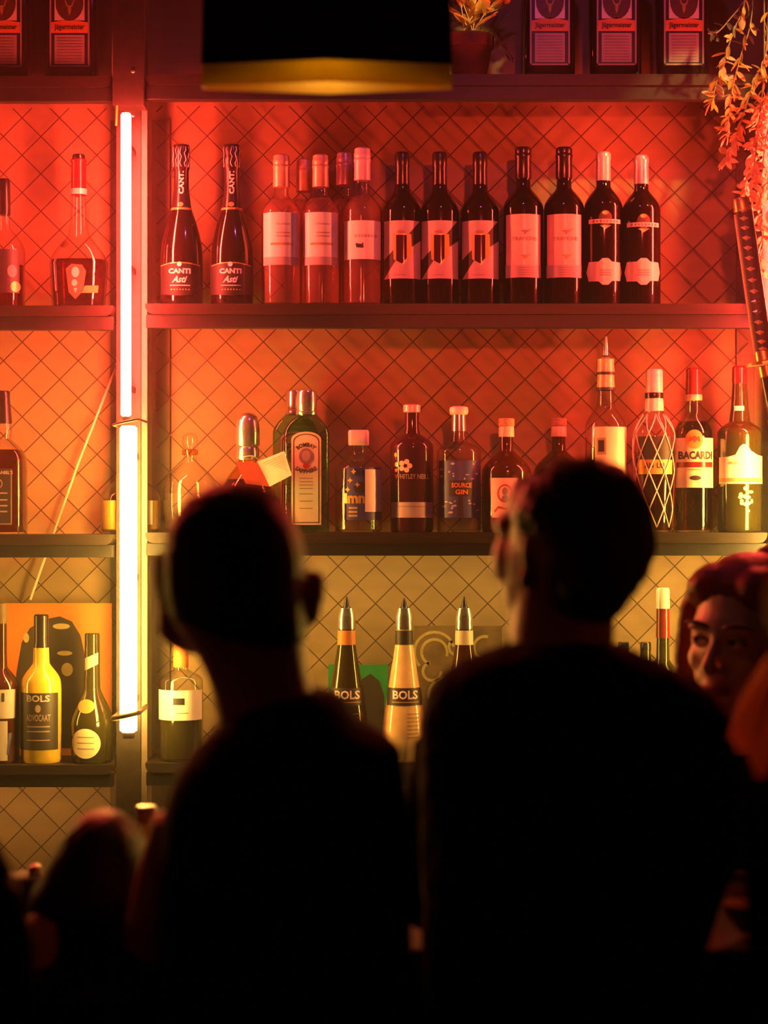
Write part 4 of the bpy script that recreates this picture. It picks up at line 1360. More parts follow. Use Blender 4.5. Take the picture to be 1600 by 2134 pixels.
sword_part('pommel', [(1544, 412), (1545, 418), (1549, 440)], [0.0150, 0.0195], 0.75, M['gold'])
sword_part('collar', [(1590, 730), (1594, 752)], 0.0195, 0.75, M['gold'])
# lozenges of ray skin showing between the wrap
for i in range(15):
    t = 0.08 + 0.87 * i / 14
    k = t * (len(gp) - 1)
    a, bq = gp[int(k)], gp[min(len(gp) - 1, int(k) + 1)]
    p = a.lerp(bq, k - int(k))
    bm = bmesh.new()
    x, y2 = 0.0095, 0.0047
    vs = [bm.verts.new(p + Vector((dx - 0.004, -0.0122 - off, dz))) for dx, dz, off in ((-x, 0.001, -0.001), (0, -y2, 0.0006), (x, 0.001, 0.0004), (0, y2, 0.0006))]
    c = bm.verts.new(p + Vector((-0.004, -0.0148, 0)))
    for q in range(4):
        bm.faces.new((vs[q], vs[(q + 1) % 4], c))
    from_bm('grip_lozenge', bm, M['ray_skin'] if i not in (9, 10) else M['gold'], sw_t)
ed = [p + Vector((-0.0178, -0.003, 0.0)) for p in gp[2:]]
tube('wrap_edge', ed, 0.0035, M['ray_skin'], sw_t, 6)
bm = bmesh.new()
dirn = (gp[-1] - gp[-3]).normalized()
side = dirn.cross(Vector((0, 1, 0))).normalized()
cg = PX(1595, 756, sy) - sb
rings = []
for off in (-0.0025, 0.0025):
    rings.append([cg + dirn * off + side * (0.040 * math.cos(2 * PI * j / 20)) + Vector((0, 1, 0)) * (0.034 * math.sin(2 * PI * j / 20)) for j in range(20)])
bm_ring_loft(bm, rings)
from_bm('guard', bm, M['gold'], sw_t, False)
sword_part('scabbard', [(1597, 760), (1612, 840), (1632, 940), (1660, 1060), (1695, 1180)], [0.0175, 0.015], 0.7, M['scabbard'])
sword_part('scabbard_mouth', [(1597, 760), (1602, 785)], 0.0188, 0.75, M['gold'])
sword_part('scabbard_band', [(1618, 872), (1622, 892)], 0.0190, 0.78, M['gold'])
hk = PX(1676, 1115, sy) - sb
box('wall_hook', hk.x - 0.006, hk.x + 0.006, hk.y + 0.010 - hk.y, 0.198, hk.z - 0.006, hk.z + 0.006, M['black_steel'], sw_t)

# ------------------------------------------------------------------ things on the bar
BZ = 1.08
def bar_thing(name, label, cx, y, cat):
    b = Bottle(name, label, cx, y, 0, BZ, cat=cat)
    b.base_py = 1067 + (ZC - BZ) / b.s
    return b
b = bar_thing('small_bottle', 'small bottle with pale pink cap on the bar beside the person in the dark sweater', 305, -1.40, 'bottle')
bp = b.base_py
b.body([(26, bp), (30, bp - 4), (30, 1765), (26, 1745), (17, 1725), (16, 1712)], M['clear_amber'])
b.lathe_part('cap', [(19, 1716), (20, 1714), (19, 1695), (22, 1692), (22, 1684), (19, 1680)], M['pink_paper'])
b = bar_thing('small_bottle', 'small bottle with a cream cap on the bar between two dark heads', 73, -1.36, 'bottle')
bp = b.base_py
b.body([(16, bp), (17, bp - 2), (12, bp - 10), (9, 1838)], M['clear_amber'])
b.lathe_part('cap', [(9, 1840), (13, 1834), (14, 1815), (12, 1806), (5, 1802)], M['cream_foil'])
b = bar_thing('coaster', 'small pale coaster lying on the bar between two dark heads', 50, -1.62, 'coaster')
b.body([(26, b.base_py), (28, b.base_py - 2), (27, b.base_py - 7)], M['cream_foil'], 'disc')
b.lathe_part('disc_rim', [(27, b.base_py - 7), (28, b.base_py - 9), (24, b.base_py - 9)], M['tan_foil'])
b = bar_thing('cocktail_glass', 'cocktail glass with amber drink on the bar beside the black fleece', 1552, -1.80, 'glass')
bp = b.base_py
b.body([(34, bp), (34, bp - 2), (6, bp - 6), (5, bp - 14), (24, bp - 22), (46, bp - 60), (62, bp - 98)], M['clear'])
b.lathe_part('drink', [(16, bp - 19), (40, bp - 52), (52, bp - 78)], M['yellow_liqueur'])
b.lathe_part('glass_rim', [(61, bp - 96), (63.5, bp - 98), (61, bp - 100)], M['clear_amber'])

# ------------------------------------------------------------------ bar stools
def stool(x, y, label):
    t = thing('bar_stool', label, 'stool', (x, y, 0))
    lathe('seat', [(0.115, 0.68), (0.13, 0.69), (0.13, 0.715), (0.115, 0.725)], M['stool_fabric'], t)
    for i in range(4):
        a = PI / 4 + i * PI / 2
        tube('leg', [(0.10 * math.cos(a), 0.10 * math.sin(a), 0.685), (0.13 * math.cos(a), 0.13 * math.sin(a), 0.001)], 0.012, M['black_steel'], t, 8)
    pts = [(0.121 * math.cos(2 * PI * i / 20), 0.121 * math.sin(2 * PI * i / 20), 0.25) for i in range(21)]
    tube('foot_ring', pts, 0.008, M['black_steel'], t, 6)
M['added_strip_yellow'] = emit_mat('added_strip_yellow', (1.0, 0.66, 0.16), 30.0)
M['added_strip_glow'] = emit_mat('added_strip_glow', (1.0, 0.5, 0.12), 28.0)

# ------------------------------------------------------------------ people
def sections(bm, rows, y, ry, cy=0.0, n=2.2, seg=36, sub=3):
    """rows: (py, px_left, px_right[, ry_scale]) seen at depth y; lofted as one closed body"""
    s = SC(y)
    rr = []
    for i, r in enumerate(rows):
        rr.append((r[0], r[1], r[2], r[3] if len(r) > 3 else 1.0, r[4] if len(r) > 4 else cy))
    rings = []
    for py, a, b2, k, c in rr:
        p = PX((a + b2) / 2, py, y)
        rings.append(superring((b2 - a) / 2 * s, ry * k, p.z, n, seg, p.x, y + c))
    bm_ring_loft(bm, rings)

def hand(bm, wrist, d, up, side, s=1.0):
    """palm, four fingers and thumb; d = pointing direction, side = thumb side"""
    d, up, side = Vector(d).normalized(), Vector(up).normalized(), Vector(side).normalized()
    w = Vector(wrist)
    for j in (-1.5, -0.5, 0.5, 1.5):
        k = w + d * 0.085 * s + side * j * 0.019 * s
        bm_tube(bm, [w + side * j * 0.008 * s, w + d * 0.04 * s + side * j * 0.015 * s, k], [0.018 * s, 0.015 * s, 0.011 * s], 8)
        ln = {-1.5: 0.058, -0.5: 0.072, 0.5: 0.078, 1.5: 0.070}[j] * s
        a = k + d * ln * 0.45 + up * 0.002
        bm_tube(bm, [k, a, a + d * ln * 0.3 - up * 0.008, a + d * ln * 0.48 - up * 0.020], [0.0105 * s, 0.0095 * s, 0.009 * s, 0.0075 * s], 8)
    b0 = w + d * 0.025 * s + side * 0.022 * s
    bm_tube(bm, [b0, b0 + d * 0.03 * s + side * 0.024 * s, b0 + d * 0.062 * s + side * 0.030 * s - up * 0.006], [0.014 * s, 0.0115 * s, 0.009 * s], 8)

def lower_body(root, x, y, ztop, seated=True, legx=0.068):
    loc = Vector(root.location)
    bm = bmesh.new()
    for sg in (-1, 1):
        if seated:
            hip, knee, ank = Vector((x + sg * legx, y, 0.82)), Vector((x + sg * (legx - 0.01), y + 0.29, 0.80)), Vector((x + sg * (legx + 0.0), y + 0.17, 0.36))
        else:
            hip, knee, ank = Vector((x + sg * legx, y, 0.82)), Vector((x + sg * legx, y - 0.02, 0.46)), Vector((x + sg * legx, y + 0.02, 0.09))
        bm_tube(bm, [hip - loc, (hip.lerp(knee, 0.5)) - loc, knee - loc], [0.072, 0.066, 0.055], 12)
        bm_ellipsoid(bm, knee - loc, (0.06, 0.06, 0.06))
        bm_tube(bm, [knee - loc, knee.lerp(ank, 0.4) - loc, ank - loc], [0.054, 0.052, 0.038], 12)
    bm_ellipsoid(bm, Vector((x, y, 0.84)) - loc, (0.135, 0.11, 0.105))
    remeshed('trousers', bm, 0.011, M['fleece'], root, 4)
    for sg in (-1, 1):
        bm = bmesh.new()
        a = Vector((x + sg * (legx + 0.02), y + (0.17 if seated else 0.02), 0.33 if seated else 0.06))
        fwd = 1 if seated else -1
        bm_ellipsoid(bm, a + Vector((0, 0.06 * fwd, -0.02)) - loc, (0.042, 0.125, 0.034))
        bm_ellipsoid(bm, a + Vector((0, 0, 0.02)) - loc, (0.042, 0.045, 0.045))
        remeshed('shoe', bm, 0.010, M['black_gloss'], root, 3)

def fuzz(amp, fr):
    return lambda co: amp * (noise.noise(co * fr) + 0.5 * noise.noise(co * fr * 2.3))

# ---- man in the dark sweater, seen from behind
y = -2.1
root = thing('person', 'seated person with cropped dark hair and dark round-necked sweater, seen from behind, head tilted', 'person', PX(640, 1067, y) * Vector((1, 1, 0)) if False else Vector((PX(640, 1067, y).x, y, 0)))
L0 = Vector(root.location)
def to_local(bm, L):
    for v in bm.verts:
        v.co -= L
bm = bmesh.new()
sections(bm, [(1016, 462, 508, .25), (1026, 430, 548, .55), (1046, 396, 584, .8), (1076, 372, 606, .95), (1115, 356, 622, 1), (1155, 349, 632, 1.02), (1205, 346, 636, 1.02), (1255, 349, 636, 1),
              (1295, 362, 636, .95), (1330, 385, 636, .85), (1362, 408, 636, .72), (1400, 428, 640, .66), (1440, 442, 652, .66), (1480, 450, 668, .68), (1530, 455, 690, .75), (1580, 470, 700, .8)], y, 0.095, 0.0)
s = SC(y)
bm_ellipsoid(bm, PX(650, 1246, y + 0.012), (0.0135, 0.026, 0.031), Matrix.Rotation(0.25, 3, 'Y'))       # ear
bm_ellipsoid(bm, PX(652, 1275, y + 0.010), (0.009, 0.014, 0.016))
bm_ellipsoid(bm, PX(340, 1205, y + 0.050), (0.011, 0.022, 0.030), Matrix.Rotation(-0.12, 3, 'Y'))       # cheek and ear on the lit side
bm_ellipsoid(bm, PX(352, 1255, y + 0.055), (0.012, 0.03, 0.022))
bm_ellipsoid(bm, PX(420, 1300, y + 0.06), (0.05, 0.05, 0.035))
# arms
sh_l, el_l, wr_l = PX(400, 1720, y + 0.01), PX(318, 1945, y + 0.03), Vector((PX(480, 1900, y).x, -1.66, 1.135))
bm_tube(bm, [sh_l, sh_l.lerp(el_l, .5), el_l], [0.044, 0.040, 0.030], 14)
bm_tube(bm, [el_l, el_l.lerp(wr_l, .4), wr_l], [0.036, 0.035, 0.025], 14)
hand(bm, wr_l + Vector((0, 0.01, 0)), (0.5, 0.8, -0.06), (0, 0, 1), (0.8, -0.5, 0))
sh_r, el_r, wr_r = PX(770, 1700, y + 0.02), PX(765, 1930, y + 0.10), Vector((PX(680, 1900, y).x, -1.66, 1.135))
bm_tube(bm, [sh_r, sh_r.lerp(el_r, .5), el_r], [0.044, 0.042, 0.034], 14)
bm_tube(bm, [el_r, el_r.lerp(wr_r, .4), wr_r], [0.036, 0.034, 0.025], 14)
hand(bm, wr_r + Vector((0, 0.01, 0)), (-0.5, 0.8, -0.06), (0, 0, 1), (-0.8, -0.5, 0))
to_local(bm, L0)
remeshed('body', bm, 0.0055, M['skin'], root, 5)
bm = bmesh.new()
sections(bm, [(1007, 455, 515, .2), (1012, 440, 535, .4), (1020, 425, 552, .6), (1040, 393, 588, .85), (1070, 368, 608, 1), (1110, 351, 626, 1.05), (1150, 345, 636, 1.07), (1200, 342, 640, 1.07), (1250, 347, 640, 1.04),
              (1290, 360, 641, 1), (1320, 395, 640, .86), (1345, 425, 636, .7)], y, 0.096, -0.004)
to_local(bm, L0)
remeshed('hair', bm, 0.006, M['hair_black'], root, 3, fuzz(0.0012, 60))
bm = bmesh.new()
sections(bm, [(1438, 622, 698, .35, -.005), (1452, 560, 712, .6, -.005), (1470, 505, 728, .8), (1500, 462, 752, .9), (1530, 432, 800, 1), (1560, 405, 838, 1.05), (1600, 376, 838, 1.1), (1650, 354, 846, 1.1), (1700, 340, 852, 1.1), (1800, 332, 856, 1.1),
              (1950, 330, 858, 1.05), (2134, 335, 858, 1.0), (2400, 350, 846, 1.0), (2640, 360, 840, 1.0)], y, 0.118, 0.0, 2.3)
bm_tube(bm, [sh_r, sh_r.lerp(el_r, .5), el_r], [0.040, 0.042, 0.042], 14)
bm_tube(bm, [el_r, el_r.lerp(wr_r, .8)], [0.044, 0.034], 14)
to_local(bm, L0)
remeshed('sweater', bm, 0.008, M['sweater'], root, 5, fuzz(0.0016, 30))
lower_body(root, L0.x - 0.015, y, 0.9)
stool(L0.x - 0.015, y - 0.02, 'round bar stool under the person in the dark sweater')

# ---- man in the black fleece, head turned away to the side
y = -2.0
root = thing('person', 'seated person with curly black hair and black fleece, head turned to one side', 'person', (PX(1195, 1067, y).x, y, 0))
L0 = Vector(root.location)
s = SC(y)
bm = bmesh.new()
bm_ellipsoid(bm, PX(1205, 1112, y), (142 * s, 0.090, 148 * s))
bm_ellipsoid(bm, PX(1130, 1170, y + 0.03), (82 * s, 0.072, 118 * s))
bm_ellipsoid(bm, PX(1082, 1045, y + 0.035), (26 * s, 0.04, 60 * s), Matrix.Rotation(0.12, 3, 'Y'))
bm_ellipsoid(bm, PX(1052, 1092, y + 0.045), (24 * s, 0.03, 24 * s))
bm_ellipsoid(bm, PX(1050, 1165, y + 0.05), (26 * s, 0.035, 52 * s))
bm_ellipsoid(bm, PX(1075, 1235, y + 0.04), (26 * s, 0.04, 74 * s), Matrix.Rotation(-0.14, 3, 'Y'))
bm_ellipsoid(bm, PX(1085, 1305, y + 0.045), (28 * s, 0.04, 36 * s))
bm_ellipsoid(bm, PX(1034, 1180, y + 0.09), (12 * s, 0.012, 34 * s))
bm_ellipsoid(bm, PX(1097, 1160, y - 0.045), (13 * s, 0.012, 32 * s), Matrix.Rotation(-0.15, 3, 'Y'))
bm_ellipsoid(bm, PX(1090, 1205, y - 0.040), (11 * s, 0.011, 26 * s), Matrix.Rotation(0.25, 3, 'Y'))
sections(bm, [(1200, 1080, 1300, .9), (1250, 1075, 1288, .95), (1290, 1070, 1280, 1), (1330, 1066, 1278, 1), (1370, 1060, 1285, 1.05), (1430, 1050, 1300, 1.1)], y, 0.060, 0.005)
for sg, ex, wx in ((-1, 890, 1020), (1, 1440, 1330)):
    shd, el, wr = PX(960 if sg < 0 else 1440, 1560, y + 0.05), PX(ex, 1870, y + 0.15), Vector((PX(wx, 1900, y).x, -1.60, 1.14))
    bm_tube(bm, [shd, shd.lerp(el, .5), el], [0.046, 0.044, 0.036], 12)
    bm_tube(bm, [el, el.lerp(wr, .4), wr], [0.037, 0.035, 0.025], 12)
    hand(bm, wr + Vector((0, 0.01, 0)), (-sg * 0.5, 0.8, -0.06), (0, 0, 1), (-sg * 0.8, -0.5, 0))
to_local(bm, L0)
remeshed('body', bm, 0.0055, M['skin'], root, 3)
bm = bmesh.new()
sections(bm, [(958, 1195, 1235, .2), (962, 1165, 1265, .4), (970, 1142, 1285, .6), (990, 1108, 1314, .82), (1020, 1080, 1338, .97), (1060, 1066, 1354, 1.05), (1100, 1068, 1361, 1.08), (1130, 1102, 1362, 1.08), (1160, 1118, 1357, 1.06),
              (1200, 1122, 1343, 1.0), (1240, 1128, 1313, .9), (1270, 1150, 1288, .75), (1290, 1185, 1272, .6)], y, 0.094, -0.012, 2.1)
to_local(bm, L0)
remeshed('hair', bm, 0.005, M['hair_black'], root, 2, fuzz(0.0035, 75))
bm = bmesh.new()
sections(bm, [(1336, 1095, 1262, .5), (1346, 1050, 1296, .65), (1362, 1000, 1335, .8), (1384, 950, 1385, .92), (1408, 915, 1436, 1), (1440, 893, 1478, 1.05), (1480, 880, 1514, 1.1), (1530, 874, 1534, 1.1), (1600, 874, 1546, 1.1), (1700, 874, 1548, 1.1),
              (1800, 876, 1530, 1.1), (1880, 878, 1496, 1.1), (1980, 880, 1466, 1.1), (2134, 880, 1456, 1.1), (2400, 900, 1450, 1.05), (2640, 930, 1430, 1.0)], y, 0.125, 0.0, 2.3)
for sg, ex, wx in ((-1, 890, 1020), (1, 1440, 1330)):
    shd, el, wr = PX(960 if sg < 0 else 1440, 1560, y + 0.05), PX(ex + (0 if sg < 0 else -30), 1868, y + 0.15), Vector((PX(wx, 1900, y).x, -1.60, 1.14))
    bm_tube(bm, [shd, shd.lerp(el, .5), el], [0.054, 0.052, 0.046], 12)
    bm_tube(bm, [el, el.lerp(wr, .85)], [0.046, 0.036], 12)
to_local(bm, L0)
remeshed('fleece', bm, 0.008, M['fleece'], root, 4, fuzz(0.0035, 45))
lower_body(root, L0.x, y, 0.9)
stool(L0.x, y - 0.02, 'round bar stool under the person in the black fleece')

# ---- woman behind the bar
y = -1.12
s = SC(y)
HC = PX(1543, 1333, y)                      # between the ears, at eye height
root = thing('person', 'red-haired person behind the bar looking sideways, dark clothes', 'person', (HC.x, y, 0))
L0 = Vector(root.location)
YAW = math.radians(-36)
RM = Matrix.Rotation(YAW, 3, 'Z') @ Matrix.Rotation(math.radians(4), 3, 'Y')
def hp(x, yy, z):
    return HC + RM @ Vector((x, yy, z)) - L0
bm = bmesh.new()
def he(c, r, rot=None):
    R = RM if rot is None else RM @ rot
    bm_ellipsoid(bm, hp(*c), r, R, 24, 16)
he((0, 0.012, 0.035), (0.072, 0.090, 0.088))
he((0, -0.022, 0.005), (0.066, 0.066, 0.080))
he((0, -0.030, -0.045), (0.056, 0.052, 0.066))
he((0, -0.052, -0.098), (0.026, 0.030, 0.022))
he((0, -0.062, -0.072), (0.030, 0.026, 0.022))
he((0.036, -0.050, -0.028), (0.024, 0.024, 0.026))
he((-0.036, -0.050, -0.028), (0.024, 0.024, 0.026))
he((0.030, -0.076, 0.020), (0.024, 0.011, 0.008))
he((-0.030, -0.076, 0.020), (0.024, 0.011, 0.008))
bm_tube(bm, [hp(0, -0.080, 0.012), hp(0, -0.093, -0.012), hp(0, -0.106, -0.036), hp(0, -0.098, -0.046)], [0.008, 0.0085, 0.011, 0.009], 10)
he((0.011, -0.090, -0.042), (0.008, 0.011, 0.007))
he((-0.011, -0.090, -0.042), (0.008, 0.011, 0.007))
he((0.072, 0.012, -0.01), (0.008, 0.016, 0.028))
he((-0.072, 0.012, -0.01), (0.008, 0.016, 0.028))
bm_tube(bm, [hp(0, 0.02, -0.06), hp(0, 0.035, -0.14), Vector((0, 0.03, HC.z - 0.22))], [0.046, 0.045, 0.055], 14)
for sg in (-1, 1):
    shd, el, wr = Vector((sg * 0.165, 0.03, HC.z - 0.24)), Vector((sg * 0.21, 0.03, HC.z - 0.50)), Vector((sg * 0.13, -0.14, 1.115))
    bm_tube(bm, [shd, shd.lerp(el, .5), el], [0.040, 0.037, 0.030], 12)
    bm_tube(bm, [el, el.lerp(wr, .4), wr], [0.031, 0.029, 0.021], 12)
    hand(bm, wr, (-sg * 0.3, -0.9, 0.0), (0, 0, 1), (-sg * 0.9, 0.3, 0), 0.88)
def sockets(co):
    d = 0.0
    for ex in (-0.031, 0.031):
        e = hp(ex, -0.086, 0.0)
        q = RM.transposed() @ (co - e)
        r2 = (q.x / 0.019) ** 2 + (q.y / 0.03) ** 2 + (q.z / 0.0105) ** 2
        d -= 0.011 * math.exp(-r2)
    return d
remeshed('body', bm, 0.0040, M['skin_pale'], root, 4, sockets)
for ex in (-0.031, 0.031):
    bm = bmesh.new()
    bm_ellipsoid(bm, hp(ex, -0.0700, 0.0), (0.0125, 0.0125, 0.0125), None, 20, 14)
    eb = from_bm('eye', bm, M['eye_white'], root, True)
    bm = bmesh.new()
    look = Vector((-0.0035, -0.0108, 0.001))
    bm_ellipsoid(bm, hp(ex + look.x, -0.0700 + look.y, look.z), (0.0052, 0.0028, 0.0052), RM, 14, 8)
    from_bm('iris', bm, M['iris'], eb, True)
    # lids and lashes
    for zz, up in ((0.0072, 1), (-0.0070, -1)):
        pts = [hp(ex + 0.0155 * u, -0.0785 + 0.006 * u * u, zz * (1 - u * u) + (0.0005 if up > 0 else 0)) for u in [-1, -.6, -.2, .2, .6, 1]]
        tube('eyelid', pts, [0.0015, 0.0024, 0.0028, 0.0028, 0.0024, 0.0015], M['skin_pale'], root, 8)
    pts = [hp(ex + 0.0155 * u, -0.0818 + 0.006 * u * u, 0.0052 * (1 - u * u)) for u in [-1, -.6, -.2, .2, .6, 1]]
    tube('eyelash', pts, 0.0012, M['brow'], root, 6)
    sgn = 1 if ex > 0 else -1
    pts = [hp(ex + sgn * u * 0.024, -0.0885 + 0.007 * max(0, u) ** 2, 0.0235 + 0.004 * (1 - (u - 0.3) ** 2)) for u in [-0.8, -0.4, 0, .4, .8, 1.0]]
    tube('eyebrow', pts, [0.0022, 0.0032, 0.0034, 0.003, 0.0022, 0.001], M['brow'], root, 7)
for zz, k in ((-0.0715, 1.0), (-0.078, 1.15)):
    pts = [hp(u * 0.024, -0.0885 + 0.012 * u * u, zz + 0.002 * abs(u)) for u in (-1, -.5, 0, .5, 1)]
    tube('lip', pts, [0.0015, 0.0045 * k, 0.005 * k, 0.0045 * k, 0.0015], M['lips'], root, 8)
bm = bmesh.new()
he((0, 0.026, 0.058), (0.083, 0.098, 0.078))
he((0, 0.045, 0.010), (0.082, 0.080, 0.095))
he((0.040, -0.012, 0.080), (0.044, 0.060, 0.036), Matrix.Rotation(0.5, 3, 'Y'))
he((-0.040, -0.012, 0.080), (0.044, 0.060, 0.036), Matrix.Rotation(-0.5, 3, 'Y'))
for k, (x0, y0) in enumerate(((-0.074, -0.024), (-0.080, -0.008), (-0.082, 0.012), (0.074, -0.024), (0.080, -0.008), (0.083, 0.012), (-0.06, 0.07), (0.06, 0.07), (0, 0.085))):
    wob = 0.006 * math.sin(k * 2.1)
    bm_tube(bm, [hp(x0 * 0.85, y0, 0.085), hp(x0 * 1.02, y0 - 0.004, 0.04), hp(x0 * 1.08 + wob, y0 - 0.002, -0.02), hp(x0 * 1.12 - wob, y0 + 0.004, -0.09), hp(x0 * 1.1 + wob, y0 + 0.01, -0.17)], [0.017, 0.018, 0.018, 0.016, 0.008], 10)
he((0.01, 0.07, 0.128), (0.026, 0.026, 0.020))
remeshed('hair', bm, 0.0040, M['hair_red'], root, 5, fuzz(0.0012, 70))
bm = bmesh.new()
zt = HC.z
rings = []
for zz, w, d in ((zt - 0.175, 0.062, 0.055), (zt - 0.20, 0.11, 0.07), (zt - 0.225, 0.165, 0.085), (zt - 0.27, 0.19, 0.10), (zt - 0.34, 0.17, 0.105), (zt - 0.45, 0.145, 0.10), (zt - 0.56, 0.14, 0.10), (zt - 0.64, 0.155, 0.11)):
    rings.append(superring(w, d, zz, 2.2, 32, 0, 0.025))
bm_ring_loft(bm, list(reversed(rings)))
for sg in (-1, 1):
    shd, el = Vector((sg * 0.16, 0.03, HC.z - 0.245)), Vector((sg * 0.21, 0.03, HC.z - 0.50))
    bm_tube(bm, [shd, shd.lerp(el, .5), el], [0.050, 0.047, 0.040], 12)
remeshed('shirt', bm, 0.008, M['sweater'], root, 3)
lower_body(root, HC.x, y + 0.02, 0.8, seated=False)

# ---- fair-haired person at the edge
y = -2.32
s = SC(y)
root = thing('person', 'standing person with long fair hair and dark clothes beside the black fleece', 'person', (PX(1770, 1067, y).x, y, 0))
L0 = Vector(root.location)
bm = bmesh.new()
bm_ellipsoid(bm, PX(1770, 1290, y), (0.072, 0.09, 0.10))
bm_ellipsoid(bm, PX(1770, 1340, y + 0.03), (0.058, 0.06, 0.08))
bm_ellipsoid(bm, PX(1768, 1320, y + 0.095), (0.010, 0.016, 0.016))
bm_tube(bm, [PX(1770, 1380, y + 0.005), PX(1770, 1500, y)], [0.047, 0.055], 12)
for sg in (-1, 1):
    shd, el, wr = PX(1795 + sg * 150, 1640, y), PX(1795 + sg * 150, 2160, y - 0.02), PX(1795 + sg * 150, 2600, y + 0.06)
    bm_tube(bm, [shd, shd.lerp(el, .5), el], [0.04, 0.037, 0.03], 12)
    bm_tube(bm, [el, el.lerp(wr, .4), wr], [0.032, 0.03, 0.022], 12)
    hand(bm, wr, (0, 0.2, -1), (sg, 0, 0), (0, 1, 0.2), 0.9)
to_local(bm, L0)
remeshed('body', bm, 0.0060, M['skin_pale'], root, 3)
bm = bmesh.new()
bm_ellipsoid(bm, PX(1770, 1265, y - 0.01), (0.083, 0.10, 0.098))
locks = [[(1690, 1230), (1650, 1330), (1606, 1400), (1562, 1470), (1546, 1520), (1548, 1565)],
         [(1690, 1230), (1665, 1340), (1632, 1420), (1596, 1480), (1580, 1540), (1590, 1620)],
         [(1700, 1220), (1672, 1350), (1640, 1450), (1622, 1540), (1612, 1640)],
         [(1720, 1220), (1700, 1360), (1690, 1480), (1670, 1580), (1660, 1680)],
         [(1770, 1200), (1770, 1350), (1760, 1500), (1750, 1650)],
         [(1840, 1220), (1860, 1360), (1870, 1500), (1850, 1660)],
         [(1700, 1220), (1660, 1320), (1618, 1400), (1580, 1450), (1556, 1490), (1532, 1545)]]
to_local(bm, L0)
hair = remeshed('hair', bm, 0.006, M['hair_blonde'], root, 2, fuzz(0.002, 70))
rh = random.Random(5)
def ribbon(pts, w):
    bm = bmesh.new()
    pr = None
    n = len(pts)
    for j, p in enumerate(pts):
        t = (pts[min(j + 1, n - 1)] - pts[max(j - 1, 0)]).normalized()
        sd = t.cross(Vector((0, 1, 0))).normalized() * w * (1 - 0.75 * (j / n) ** 3)
        cur = [bm.verts.new(p - sd - Vector((0, -0.004, 0))), bm.verts.new(p), bm.verts.new(p + sd - Vector((0, -0.004, 0)))]
        if pr:
            bm.faces.new((pr[0], pr[1], cur[1], cur[0]))
            bm.faces.new((pr[1], pr[2], cur[2], cur[1]))
        pr = cur
    return bm
for i, lk in enumerate(locks):
    for rep_ in range(3):
        dx, dy = rh.uniform(-9, 9), rh.uniform(-0.02, 0.02)
        pts = smooth_curve([PX(px + dx + rh.uniform(-4, 4), py, y - 0.05 + dy) - L0 for px, py in lk], 6)
        o = from_bm('hair_lock', ribbon(pts, 0.0085 + rh.uniform(0, 0.004)), M['hair_blonde'], hair, True)
bm = bmesh.new()
sections(bm, [(1490, 1690, 1850, .5), (1520, 1620, 1920, .7), (1560, 1570, 1970, .85), (1620, 1552, 2030, 1), (1700, 1556, 2040, 1.1), (1880, 1562, 2030, 1.1), (2000, 1580, 2010, 1.05), (2134, 1580, 2010, 1.05), (2640, 1570, 2020, 1.05)], y, 0.11, 0.0, 2.2)
for sg in (-1, 1):
    shd, el = PX(1795 + sg * 150, 1640, y), PX(1795 + sg * 150, 2160, y - 0.02)
    bm_tube(bm, [shd, shd.lerp(el, .5), el], [0.046, 0.043, 0.038], 12)
to_local(bm, L0)
remeshed('jumper', bm, 0.009, M['sweater'], root, 4)
lower_body(root, L0.x + 0.012, y, 0.9, seated=False)

# ---- person slumped low over the bar
y = -1.89
root = thing('person', 'person slumped low over the bar, only the dark top of the head showing', 'person', (-0.44, -2.0, 0))
L0 = Vector(root.location)
dome = [(1690, 195, 232, .3), (1697, 172, 256, .55), (1712, 155, 275, .75), (1735, 138, 293, .9), (1770, 116, 308, 1), (1810, 92, 318, 1.05), (1860, 66, 322, 1.1), (1905, 56, 322, 1.05), (1960, 66, 315, .9)]
bm = bmesh.new()
bm_ellipsoid(bm, PX(198, 1880, y + 0.02), (0.050, 0.060, 0.060))
bm_ellipsoid(bm, PX(198, 1905, y + 0.075), (0.010, 0.014, 0.016))
bm_tube(bm, [PX(190, 1880, y), Vector((-0.42, -1.99, 1.04)), Vector((-0.44, -2.0, 0.98))], [0.048, 0.052, 0.06], 12)
for sg, dx in ((-1, -0.12), (1, 0.10)):
    shd, el, wr = Vector((-0.44 + dx, -2.0, 1.02)), Vector((-0.44 + dx * 0.9, -1.93, 1.125)), Vector((-0.36 + dx * 0.3, -1.74, 1.125))
    bm_tube(bm, [shd, el], [0.038, 0.034], 12)
    bm_tube(bm, [el, wr], [0.034, 0.024], 12)
    hand(bm, wr, (-sg * 0.3, 0.9, -0.03), (0, 0, 1), (-sg * 0.8, -0.4, 0), 0.9)
to_local(bm, L0)
remeshed('body', bm, 0.007, M['skin'], root, 3)
bm = bmesh.new()
sections(bm, dome, y, 0.078, 0.0, 2.0)
to_local(bm, L0)
remeshed('hair', bm, 0.005, M['hair_black'], root, 3, fuzz(0.0015, 60))
bm = bmesh.new()
rings = []
for zz, w, d in ((0.80, 0.13, 0.10), (0.90, 0.14, 0.11), (1.0, 0.150, 0.10), (1.06, 0.135, 0.085), (1.09, 0.09, 0.065)):
    rings.append(superring(w, d, zz, 2.2, 32, 0, 0))
bm_ring_loft(bm, rings)
for sg, dx in ((-1, -0.12), (1, 0.10)):
    shd, el, wr = Vector((dx, 0, 1.02)), Vector((dx * 0.9, 0.07, 1.125)), Vector((0.08 + dx * 0.3, 0.26, 1.125))
    bm_tube(bm, [shd, el], [0.046, 0.042], 12)
    bm_tube(bm, [el, el.lerp(wr, 0.9)], [0.041, 0.031], 12)
remeshed('jacket', bm, 0.009, M['fleece'], root, 4)
lower_body(root, L0.x, -2.02, 0.9)
stool(L0.x, -2.04, 'round bar stool under the slumped person')

